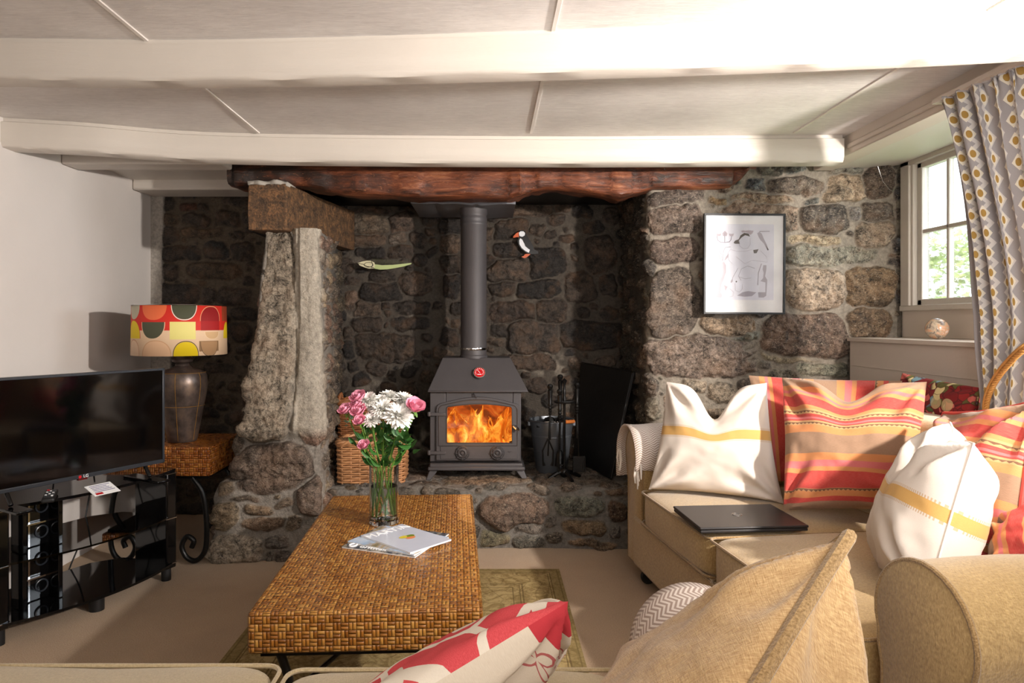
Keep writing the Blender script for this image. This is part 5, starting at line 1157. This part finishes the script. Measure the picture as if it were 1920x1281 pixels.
def magazines():
    z = TZ+.001
    def mag(quad, z, th, cover, label, extra):
        q = [P(x, y, F*(CH-z-th)/(y-CY)) for x, y in quad]
        for p in q: p.z = z+th
        t = thing('magazine', label, 'magazine', (q[0].x, q[0].y, z), 'magazines on the coffee table')
        ex = (q[1]-q[0]); ey = (q[3]-q[0]); M = frame(q[0], ex, ey); W, H = ex.length, ey.dot(Vector(M.col[1][:3]))
        m = MB(); m.box((0,0,-th), (W,H,-.0008), M); obj('pages', m, M_paper, t)
        c = MB(); c.box((-.001,-.001,-.0008), (W+.001,H+.001,0), M); co = obj('cover', c, cover, t, bevel=.0002); extra(M, W, H, co)
    def print_mat(name, stops, sc=9):
        g = G(name); o = g.obj(); n = g.noise(o, sc, 4, .6, .6); return g.out(g.ramp(n, stops), .25, coat=.3)
    c1 = print_mat('photo_cover_dark', [(.35, hx(30,32,44)), (.48, hx(84,90,100)), (.56, hx(150,140,120)), (.7, hx(210,214,220))], 30)
    c2 = print_mat('landscape_cover', [(.36, hx(96,92,62)), (.47, hx(176,158,130)), (.54, hx(170,196,226)), (.7, hx(206,218,234))], 7)
    c3 = print_mat('pale_grey_blue_cover', [(.3, hx(196,202,218)), (.7, hx(214,216,228))], 3)
    # corners: near-left(title side) ... placed from the table plane
    def e1(M, W, H, co):
        r = MB(); r.tube([M @ Vector((.03+.012*math.cos(a), .026+.016*math.sin(a), .0006)) for a in [2*PI*i/20 for i in range(20)]], .0035, 6, True); obj('title_ring', r, M_paper, co)
        text('title_text', 'ornwall', .036, M @ Matrix.Translation((.115,.024,.0005)), M_paper, co)
    def e2(M, W, H, co):
        pass
    def e3(M, W, H, co):
        text('title_text', 'MARTIN', .055, M @ Matrix.Translation((W*.5,H-.035,.0004)), M_paper, co)
        for i, (x, y, col) in enumerate(((W*.48,H*.52,hx(214,196,60)),(W*.55,H*.44,hx(226,140,90)),(W*.60,H*.50,hx(120,140,40)))):
            d = MB(); d.lathe([(.0,.0002),(.016,.0003),(.017,.0008),(.0,.0009)], (0,0,0), 16, Matrix.Diagonal((1.2,.8,1,1))); d.v = [M @ (v+Vector((x,y,0))) for v in d.v]; obj('printed_fruit', d, plain('fruit_ink_%d' % i, col, .4), co)
    mag([(778,1045),(641,1025),(724,985),(838,1012)][0:4] if False else [(641,1025),(778,1044),(842,1014),(722,986)], z, .005, c1, 'bottom magazine of the pile, with a dark photographic cover showing at the front edge', lambda M, W, H, co: e1(M, W, H, co))
    mag([(652,1015),(776,1040),(836,1010),(719,985)], z+.005, .005, c2, 'middle magazine of the pile, with a blue sky and brown landscape cover', e2)
    mag([(677,1004),(769,1036),(842,1009),(748,981)], z+.010, .006, c3, 'top magazine of the pile, pale blue-grey with a small yellow and orange picture', lambda M, W, H, co: e3(M @ Matrix.Translation((W,0,0)) @ Matrix.Rotation(R(90), 4, 'Z'), H, W, co))
magazines()
# ============================================================ pillows
def pillow(name, C4, t, mat, label, group=None, pinch=.07, chop=0.0, seed=0, N=44, pipe=None, pr=.006, wr=1.0, back=None, puff=1.0, cat='cushion', backmat=None, fb=(1.0,1.0)):
    TL, TR, BR_, BL = [np.array(p, float) for p in C4]
    W = .5*(np.linalg.norm(TR-TL)+np.linalg.norm(BR_-BL)); H = .5*(np.linalg.norm(BL-TL)+np.linalg.norm(BR_-TR))
    nrm = np.cross(TR-TL, BL-TL); nrm /= np.linalg.norm(nrm)          # away from the seen face when TL,TR,BR,BL run clockwise
    s = np.linspace(0, 1, N+1); s = .5-.5*np.cos(PI*s)*.5-.0+0; s = .5*s+.5*np.linspace(0, 1, N+1); s = (s-s[0])/(s[-1]-s[0])
    u = s[:,None]*np.ones((1,N+1)); v = np.ones((N+1,1))*s[None,:]
    du = pinch*np.sin(PI*v)**.8; dv = pinch*np.sin(PI*u)**.8
    uu = .5+(u-.5)*(1-du); vv = .5+(v-.5)*(1-dv)
    P0 = (TL[None,None]*(1-uu)[...,None]+TR[None,None]*uu[...,None])*(1-vv)[...,None]+(BL[None,None]*(1-uu)[...,None]+BR_[None,None]*uu[...,None])*vv[...,None]
    dn = ((BL+BR_)-(TL+TR)); dn /= np.linalg.norm(dn)
    ch = chop*np.exp(-((u-.5)/.16)**2)*(1-v)**3
    P0 = P0+dn[None,None]*(ch*H)[...,None]
    f = (np.clip(4*u*(1-u), 0, 1)*np.clip(4*v*(1-v), 0, 1))**.5; f = f*puff
    val = 1-.0*ch
    def side(sg, sd):
        w = .03*fbm(u*4, v*4, sd, 3)+.012*fbm(u*14, v*14, sd+3, 3)
        for (a, b) in ((0,0),(1,0),(1,1),(0,1)):
            r = np.hypot(u-a, v-b); an = np.arctan2(np.abs(v-b), np.abs(u-a)+1e-6); w = w+.035*np.sin(an*9+sd+a*2+b)*np.exp(-((r-.22)/.16)**2)
        w = w+.02*np.sin(u*26+sd)*np.exp(-((v-.03)/.12)**2)*np.exp(-((u-.5)/.3)**2)*(1 if chop else 0)
        d = t/2*f*(1-.55*ch/max(chop, 1e-6)*(1 if chop else 0))+w*wr*f**.5*(t/.18)
        return P0+nrm[None,None]*(sg*d*(fb[0] if sg < 0 else fb[1]))[...,None]
    uvA = np.stack([u*W, v*H], 2)
    front = side(-1, seed+1); rear = side(1, seed+7)
    m = MB(); m.grid(front, uvA)
    parts_rear = MB(); parts_rear.grid(rear, uvA, True)
    if backmat is None: m.grid(rear, uvA, True)
    o = obj(name, m, mat, ang=75)
    tag(o, label, cat, group)
    if backmat is not None: bo = obj('rear_cover', parts_rear, backmat, o, ang=75)
    if pipe:
        b = [P0[i,0] for i in range(N+1)]+[P0[N,j] for j in range(1,N+1)]+[P0[i,N] for i in range(N-1,-1,-1)]+[P0[0,j] for j in range(N-1,0,-1)]
        pm = MB(); pm.tube(b, pr, 8, True); obj('piping', pm, pipe, o)
    return o
def blob(m, c, sx, sy, sz, M, p=.35, N=24, seed=0, amp=.006, crown=0.0):   # soft box cushion, local box centre c, half sizes
    for side in range(1):
        A = []
        for i in range(N+1):
            row = []
            th = -PI/2+PI*i/N
            for j in range(2*N+1):
                ph = 2*PI*j/(2*N); e = lambda w, q: math.copysign(abs(w)**q, w)
                x = e(math.cos(th), p)*e(math.cos(ph), p); y = e(math.cos(th), p)*e(math.sin(ph), p); z = e(math.sin(th), p)
                z += crown*(1-x*x)*(1-y*y)*(1 if z > 0 else 0)
                k = amp*math.sin(x*5+seed)*math.cos(y*4+seed*2)
                row.append(tuple(M @ Vector((c[0]+sx*x, c[1]+sy*y, c[2]+sz*z+k))))
            A.append(row)
        A = np.array(A); X = np.array([[((M.inverted() @ Vector(tuple(q)))) for q in r] for r in A])
        m.grid(A)
    return m
def arm_profile(yc, zc, r, inn, outw, zb=.08, s=1):
    """scroll arm cross-section in (y,z); s=+1 when the seat lies towards +y"""
    pts = [(yc+s*inn, zb), (yc+s*inn, zc-r*.95), (yc+s*(inn+.012), zc-r*.6)]
    for i in range(19): a = R(-20+220*i/18); pts.append((yc+s*r*math.cos(a), zc+r*math.sin(a)))
    pts += [(yc-s*(outw+.012), zc-r*.75), (yc-s*outw, zc-r*1.1), (yc-s*outw, zb)]
    return pts
def scroll_arm(parent, M, yc, zc, r, inn, outw, x0, x1, s, name='arm'):
    pts = arm_profile(yc, zc, r, inn, outw, s=s); m = MB(); n = len(pts); rows = []
    xs = [x0, x0+.004]+[x0+.02+(x1-x0-.04)*i/8 for i in range(9)]+[x1-.004, x1]
    for i, x in enumerate(xs):
        k = .965 if i in (0, len(xs)-1) else 1.0; w = .003*math.sin(i*2.2)
        rows.append([tuple(M @ Vector((x, yc+(y-yc)*k, zc+(z-zc)*(k if z > zc-r else 1)+w*(z > zc)))) for y, z in pts])
    m.grid(np.array(rows)); m.f.append(list(range(n))[::-1]); k0 = len(m.v)-n; m.f.append([k0+i for i in range(n)])
    a = obj(name, m, M_sofa, parent, ang=50)
    pp = MB(); pp.tube([M @ Vector((x0+.004, y, z)) for y, z in pts], .006, 8); obj('arm_piping', pp, M_pipe, a)
    return a
def seat_cushion(parent, M, x0, x1, y0, y1, z0, z1, mat, seed, pipe=M_pipe):
    m = MB(); blob(m, ((x0+x1)/2, (y0+y1)/2, (z0+z1)/2), (x1-x0)/2, (y1-y0)/2, (z1-z0)/2, M, .22, 22, seed, .004, .22)
    c = obj('seat_cushion', m, mat, parent, ang=80)
    for z in (z0+.015, z1-.012):
        pts = [Vector((x, y, z)) for x, y in [(p.x, p.y) for p in rrect(x0+.006, x1-.006, y0+.006, y1-.006, .035, .03)]]
        pm = MB(); pm.tube([M @ p for p in pts], .005, 6, True); obj('cushion_piping', pm, pipe, c)
    return c
# ---- sofa along the window wall
ang = math.atan2(.127, .992); MA = Matrix.Translation((.68, 3.13, 0)) @ Matrix.Rotation(ang, 4, 'Z')
def sofa_a():
    t = thing('tan_sofa', 'tan chenille two-seat sofa with scroll arms along the window wall', 'sofa', MA @ Vector((.45,-.8,0)))
    b = MB(); b.box((.02,-1.62,.07), (.95,.14,.31), MA); obj('base', b, M_sofa, t, bevel=.02)
    vp = MB(); vp.tube([MA @ Vector((.018,y,.30)) for y in (-1.55,0.0)], .005, 6); obj('base_piping', vp, M_pipe, t)
    m = MB(); blob(m, (.885,-.72,.50), .095, .86, .375, MA, .25, 22, 3, .004); obj('backrest', m, M_pale, t, ang=80)
    seat_cushion(t, MA, .0, .80, -.715, -.005, .30, .465, M_sofa, 1); seat_cushion(t, MA, -.01, .80, -1.52, -.725, .30, .475, M_sofa, 2)
    scroll_arm(t, MA, .135, .595, .125, .10, .09, .03, .96, -1, 'arm'); scroll_arm(t, MA, -1.685, .565, .142, .12, .10, .03, .97, 1, 'arm')
    for x, y in ((.07,.06),(.07,-1.66),(.9,.1),(.9,-1.66)):
        p = MA @ Vector((x,y,.035)); k = MB(); k.lathe([(.0,-.012),(.028,-.012),(.034,-.006),(.034,.006),(.028,.012),(.0,.012)], (0,0,0), 20, Matrix.Rotation(R(90), 4, 'X')); k.v = [v+p for v in k.v]; k.lathe([(.012,.03),(.014,.05)], p-Vector((0,0,.0)), 10); obj('castor', k, M_blackp, t)
sofa_a()
# herringbone throw over its far arm
def throw(label, M, yc, zc, r, a0, a1, x0, x1, inner, outer, s, loc, fringe_side, off=.014):
    t = thing('herringbone_throw', label, 'throw', loc)
    pts = []
    def ad(y, z): pts.append((y, z))
    ad(yc+s*(r*math.cos(R(a0)))+s*.012, zc+r*math.sin(R(a0))-inner)
    n = 22
    for i in range(n+1): a = R(a0+(a1-a0)*i/n); ad(yc+s*(r+off)*math.cos(a), zc+(r+off)*math.sin(a))
    ad(yc-s*(r+off+.004), zc-outer*.5); ad(yc-s*(r+off+.002), zc-outer)
    L = [0]
    for i in range(1, len(pts)): L.append(L[-1]+math.hypot(pts[i][0]-pts[i-1][0], pts[i][1]-pts[i-1][1]))
    K = 14; A = np.array([[tuple(M @ Vector((x0+(x1-x0)*j/K, y+.003*math.sin(j*1.3+i*.3), z+.003*math.sin(j*.9+i*.2)))) for j in range(K+1)] for i, (y, z) in enumerate(pts)])
    UV = np.array([[(L[i], (x1-x0)*j/K) for j in range(K+1)] for i in range(len(pts))]); UV = UV[..., ::-1]
    m = MB(); m.grid(A, UV); bd = obj('cloth', m, M_herr, t, solid=.009, ang=60)
    fr = MB(); rr = random.Random(3)
    for k in fringe_side:                              # hanging tassels
        p = Vector(k); l = rr.uniform(.06,.10)
        fr.tube([p, p+Vector((rr.uniform(-.006,.006), rr.uniform(-.006,.006), -l*.5)), p+Vector((rr.uniform(-.01,.01), rr.uniform(-.01,.01), -l))], [.004,.005,.003], 6)
    obj('fringe', fr, M_white, t); return t
fs = [MA @ Vector((.012+.0*i, .135-.14+.02*i, .575-.012*i)) for i in range(4)]+[MA @ Vector((-.01, .255-.01*i, .60)) for i in range(5)]+[MA @ Vector((-.01+.006*i, .01, .56)) for i in range(3)]
throw('cream and taupe herringbone throw folded over the sofa arm nearest the fireplace', MA, .135, .595, .125, -15, 195, -.012, .36, .02, .13, -1, MA @ Vector((.2,.135,.72)), fs)

# ---- sofa at the bottom of the picture, facing the fire
MBs = Matrix.Translation((-1.20, 1.50, 0)) @ Matrix.Rotation(R(-90), 4, 'Z')      # local x goes back towards the camera, local y runs right
def sofa_b():
    t = thing('pale_sofa', 'pale gold sofa across the foreground facing the fireplace', 'sofa', MBs @ Vector((.4,.7,0)))
    b = MB(); b.box((.02,-.02,.07), (.98,1.66,.31), MBs); obj('base', b, M_pale, t, bevel=.02)
    m = MB(); blob(m, (1.05,.83,.42), .10, .93, .30, MBs, .25, 22, 5, .004); obj('backrest', m, M_pale, t, ang=80)
    seat_cushion(t, MBs, -.01, .90, -.02, .752, .30, .478, M_pale, 3, M_pale); seat_cushion(t, MBs, -.0, .90, .757, 1.50, .30, .474, M_pale, 4, M_pale)
    scroll_arm(t, MBs, -.13, .56, .12, .10, .09, .03, 1.0, 1); scroll_arm(t, MBs, 1.63, .53, .115, .10, .09, .06, 1.0, -1)
    for x, y in ((.08,.0),(.08,1.6),(.9,.0),(.9,1.6)):
        k = MB(); k.lathe([(.025,.0),(.03,.07)], MBs @ Vector((x,y,0)), 14); obj('foot', k, M_blackp, t)
sofa_b()
throw('cream and taupe herringbone throw on the foreground sofa arm, behind the big tan cushion', MBs, 1.63, .53, .115, -15, 195, .035, .50, .02, .20, -1, MBs @ Vector((.3,1.63,.66)), [MBs @ Vector((.03+.02*i, 1.50, .50)) for i in range(5)])

# ============================================================ cushions
W_ = lambda px, py, Y: tuple(P(px, py, Y))
pillow('white_cushion', [W_(1250,716,3.10), W_(1438,718,2.93), W_(1470,945,2.80), W_(1216,918,3.03)], .17, M_band, 'white cotton cushion with an ochre band, upright against the sofa arm by the fireplace', None, .06, .30, 3, pipe=None, wr=.8)
pillow('striped_cushion', [W_(1404,704,3.10), W_(1692,714,2.86), W_(1660,900,2.78), W_(1430,905,2.98)], .12, M_stripev, 'striped cushion with upright stripes, behind the white cushion and the big striped one', None, .03, 0, 8, wr=.6)
pillow('striped_cushion', [W_(1466,708,2.86), W_(1738,716,2.52), W_(1735,962,2.42), W_(1468,958,2.64)], .18, M_stripe, 'large red, orange and taupe cushion with level stripes and a dented top, behind the laptop', None, .045, .16, 12, wr=.8, N=52)
pillow('striped_cushion', [W_(1770,775,2.33), W_(1945,752,1.90), W_(1900,1120,1.78), W_(1660,1085,2.20)], .17, M_stripe, 'taupe and red striped cushion leaning on the sofa back behind the second white cushion', None, .05, 0, 21, pipe=plain('red_piping', hx(196,70,60), .7), pr=.007)
pillow('striped_cushion', [W_(1868,985,1.86), W_(2010,900,1.74), W_(2040,1110,1.68), W_(1850,1090,1.80)], .13, M_stripev, 'red striped cushion low in the corner beside the near sofa arm', None, .05, 0, 23)
pillow('white_cushion', [W_(1782,792,2.12), W_(1826,832,1.78), W_(1738,1130,1.74), W_(1650,1075,2.10)], .27, M_band, 'creased white cushion with an ochre band beside the near sofa arm, seen edge-on', None, .05, .20, 31, wr=.45, pipe=M_white, pr=.003)
pillow('floral_cushion', [(1.80,2.98,1.005), (1.80,2.50,.985), (1.76,2.50,.775), (1.76,2.98,.775)], .10, M_floral, 'crimson floral print cushion resting on the sofa back against the white panelling', None, .03, 0, 41, wr=.5)
pillow('tan_cushion', [W_(1215,1285,1.20), W_(1592,1006,.95), W_(1225,1640,.66), (-.06,.91,.42)], .22, M_sofa_near, 'big tan chenille cushion with thick piping in the right foreground', None, .06, 0, 52, N=64, pipe=M_pipe, pr=.0105, wr=.8, fb=(.85,1.7))
pillow('coral_cushion', [W_(490,1480,.90), W_(1066,1128,1.10), (.165,1.49,.59), (-.27,1.29,.46)], .15, M_coralb, 'coral red and cream printed linen cushion in the foreground with its corner pointing up', None, .05, 0, 61, N=52, backmat=M_coral, wr=.7, fb=(1.5,.75))

# ---- laptop
def laptop():
    z = .492; pt = lambda x, y, dz=0: P(x, y, F*(CH-z-dz)/(y-CY))
    q = [pt(1313,995), pt(1517,990), pt(1462,951), pt(1262,953)]
    t = thing('laptop', 'closed black laptop lying on the sofa seat in front of the cushions', 'laptop', (q[0]+q[2])/2-Vector((0,0,.005)))
    M = frame(q[0], q[1]-q[0], q[3]-q[0]); Wd = (q[1]-q[0]).length; D = (q[3]-q[0]).dot(Vector(M.col[1][:3])); sk = (q[3]-q[0]).dot(Vector(M.col[0][:3]))
    LM = plain('black_laptop_shell', hx(38,36,37), .4)
    def sl(z0, z1, ins): 
        m = MB(); f = lambda x, y, zz: M @ Vector((x+sk*y/D, y, zz)); m.hexa([f(ins,ins,z0), f(Wd-ins,ins,z0), f(Wd-ins,D-ins,z0), f(ins,D-ins,z0)], [f(ins,ins,z1), f(Wd-ins,ins,z1), f(Wd-ins,D-ins,z1), f(ins,D-ins,z1)]); return m
    obj('base', sl(-.012, -.001, .002), LM, t, bevel=.003); ld = obj('lid', sl(.0, .009, 0), LM, t, bevel=.003)
    c = M @ Vector((Wd*.5+sk*.5, D*.52, .0095)); r = MB(); ML_ = Matrix.Translation(M @ Vector((Wd*.5+sk*.5, D*.52, 0)))
    r.tube([M @ Vector((Wd*.5+sk*.5+.018*math.cos(a), D*.52+.018*math.sin(a), .0093)) for a in [2*PI*i/30 for i in range(30)]], .0009, 5, True); obj('logo_ring', r, M_chrome, ld)
    text('logo_text', 'DELL', .013, M @ Matrix.Translation((Wd*.5+sk*.5, D*.52, .0092)), M_chrome, ld)
laptop()

# ============================================================ curtain, tieback, ornament
def curtain():
    NY, NZ = 150, 70; A = np.zeros((NY+1, NZ+1, 3)); UV = np.zeros((NY+1, NZ+1, 2))
    for i in range(NY+1):
        s = i/NY
        for j in range(NZ+1):
            t_ = j/NZ; z = 2.045-t_*1.60
            y_far, y_near = 2.545, 1.95
            # gathers towards the tieback
            tie = math.exp(-((z-.80)/.38)**2) if z > .8 else 1.0
            yf = y_far-.10*tie+.02*math.sin(z*3); yn = y_near+.16*tie
            x = 1.695+.10*min(1, t_*2.0)**.8
            hd = max(0, 1-(2.045-z)/.06)
            amp = .020+.012*math.sin(s*7+1)-.008*hd; fold = math.sin(2*PI*(s*8.5+.25*math.sin(s*9)+.05*math.sin(z*4)))
            fine = .006*math.sin(2*PI*s*26)*(hd+.3*math.exp(-((2.0-z)/.08)**2))
            A[i,j] = (x+amp*fold*(1-.3*tie)+fine+.012*math.sin(z*5+s*4), yf+(yn-yf)*s+.012*math.sin(2*PI*s*8.5+1.2), z)
            UV[i,j] = (s*1.05, z)
    m = MB(); m.grid(A, UV)
    o = obj('curtain', m, M_curtain, ang=80, solid=.002); tag(o, 'grey and white patterned curtain with ochre diamonds, gathered and tied back at the window', 'curtain')
    hm = MB(); hm.tube([tuple(A[i,0]) for i in range(0,NY+1,2)], .005, 6); obj('heading', hm, M_curtain, o)
    tr = MB().box((1.665,1.85,2.045), (1.72,2.57,2.062)); tag(obj('curtain_track', tr, M_panel), 'slim painted curtain track fixed under the ceiling beam', 'curtain rail')
curtain()
def rope():
    base = spline([P(1960,632,2.12), P(1918,658,2.18), P(1893,682,2.24), P(1872,708,2.30), P(1857,735,2.34), P(1850,762,2.37), P(1849,800,2.39)], 14)
    t = thing('rope_tieback', 'twisted golden rope tieback holding the curtain', 'tieback', base[-1]); m = MB()
    for st in range(3):
        pts = []
        for i, p in enumerate(base):
            d = (base[min(i+1,len(base)-1)]-base[max(i-1,0)]).normalized(); e1 = d.cross(Vector((1,0,0))).normalized(); e2 = d.cross(e1); a = i*.85+st*2*PI/3
            pts.append(p+(e1*math.cos(a)+e2*math.sin(a))*.0045)
        m.tube(pts, .0046, 8)
    obj('twisted_strands', m, M_rope, t)
    m = MB()
    m.tube([p+Vector((-.004,.006,.010)) for p in base], .0055, 8); obj('second_cord', m, M_rope, t)
rope()
g = G('marbled_stone_globe'); ob = g.obj(); n = g.noise(ob, 22, 5, .6, 1.5)
Mgl = g.out(g.ramp(n, [(.38, hx(120,104,96)), (.5, hx(190,172,150)), (.58, hx(206,150,110)), (.7, hx(226,220,212))]), .15, coat=.5)
px_ = P(1757,622,3.18); m = MB(); m.ball((px_.x, px_.y, 1.147+.049), .049, 36, 24); tag(obj('stone_globe', m, Mgl), 'polished marbled stone globe on the window ledge', 'ornament')

# ============================================================ outside the window
struct(obj('ground_outside', MB().box((XW+.4,-3,-.1), (16,16,.0)), plain('garden_grass', hx(120,140,84), .9, 0, .2)))
g = G('foliage_green'); ob = g.obj(); n = g.noise(ob, 6, 4); MT = g.out(g.ramp(n, [(.35, hx(120,140,80)), (.55, hx(176,192,120)), (.7, hx(200,186,140))]), .8)
rr = random.Random(9); t = thing('garden_tree', 'green garden tree seen through the window', 'tree', (6.4, 9.4, 0))
m = MB()
for i in range(4200):
    a = rr.uniform(0, 2*PI); zz1 = rr.uniform(-1, 1); rad = rr.uniform(.6, 1.0); c = Vector((6.4+1.15*rad*math.sqrt(1-zz1*zz1)*math.cos(a), 9.4+1.15*rad*math.sqrt(1-zz1*zz1)*math.sin(a), 1.55+1.0*rad*zz1)); s = rr.uniform(.03,.07)
    d1_ = Vector((rr.uniform(-1,1), rr.uniform(-1,1), rr.uniform(-1,1))).normalized(); d2_ = d1_.orthogonal().normalized(); m.add([c-d1_*s, c+d2_*s*.6, c+d1_*s, c-d2_*s*.6], [(0,1,2,3)])
fo = obj('foliage', m, MT, t, smooth=False); fo['kind'] = 'stuff'
m = MB(); m.tube([(6.4,9.4,0),(6.42,9.4,.8),(6.38,9.42,1.4)], [.12,.09,.05], 10); obj('trunk', m, M_pad, t)
m = MB(); m.box((4.0,8.0,0), (9.5,8.25,.78)); gw = obj('garden_wall', m, plain('pale_garden_wall', hx(200,198,190), .9, 0, .15, 12, .6)); tag(gw, 'low pale garden wall outside the window', 'wall')

# ============================================================ light and camera
w = bpy.data.worlds.new('sky'); scene.world = w; w.use_nodes = True; nt = w.node_tree; bg = nt.nodes['Background']
bg.inputs[0].default_value = (.86, .93, 1.0, 1); bg.inputs[1].default_value = 14.0
def light(name, kind, loc, energy, col=(1,1,1), target=None, **kw):
    l = bpy.data.lights.new(name, kind); l.energy = energy; l.color = col
    for k_, v_ in kw.items(): setattr(l, k_, v_)
    o = bpy.data.objects.new(name, l); o.location = loc; COL.objects.link(o)
    if target is not None: o.rotation_euler = (Vector(target)-Vector(loc)).to_track_quat('-Z', 'Y').to_euler()
    return o
light('key_flash', 'SPOT', (2.02,.95,1.72), 480, (1,.92,.85), (-.15,3.8,1.32), spot_size=R(94), spot_blend=.8, shadow_soft_size=.05)
light('ceiling_bounce', 'AREA', (1.0,.6,1.35), 20, (1,.96,.93), (.3,2.6,2.13), size=.8)
light('room_fill', 'AREA', (-.2,-1.0,1.75), 33, (1,.93,.86), (0,3,1.0), size=1.4)
light('fire_glow', 'POINT', (-.083,3.80,.63), 1.2, (1,.45,.12), shadow_soft_size=.10)
wl = light('window_portal', 'AREA', (2.52,2.87,1.68), 1, (1,1,1), (1.0,2.87,1.68), shape='RECTANGLE', size=1.4, size_y=.75); wl.data.cycles.is_portal = True
cam = bpy.data.cameras.new('camera'); co = bpy.data.objects.new('camera', cam); COL.objects.link(co); scene.camera = co
co.location = (0, 0, CH); co.rotation_euler = (R(90), 0, 0); cam.sensor_width = 36; cam.sensor_fit = 'HORIZONTAL'; cam.lens = F*36/1920
cam.shift_x = (960-CX)/1920; cam.shift_y = (CY-640.5)/1920; cam.clip_start = .02
vs = scene.view_settings; vs.view_transform = 'Standard'; vs.look = 'None'; vs.gamma = 1; vs.exposure = 0; vs.use_curve_mapping = False
scene.cycles.use_denoising = True; scene.cycles.max_bounces = 7; scene.cycles.diffuse_bounces = 4; scene.cycles.transparent_max_bounces = 16; scene.cycles.adaptive_threshold = .02
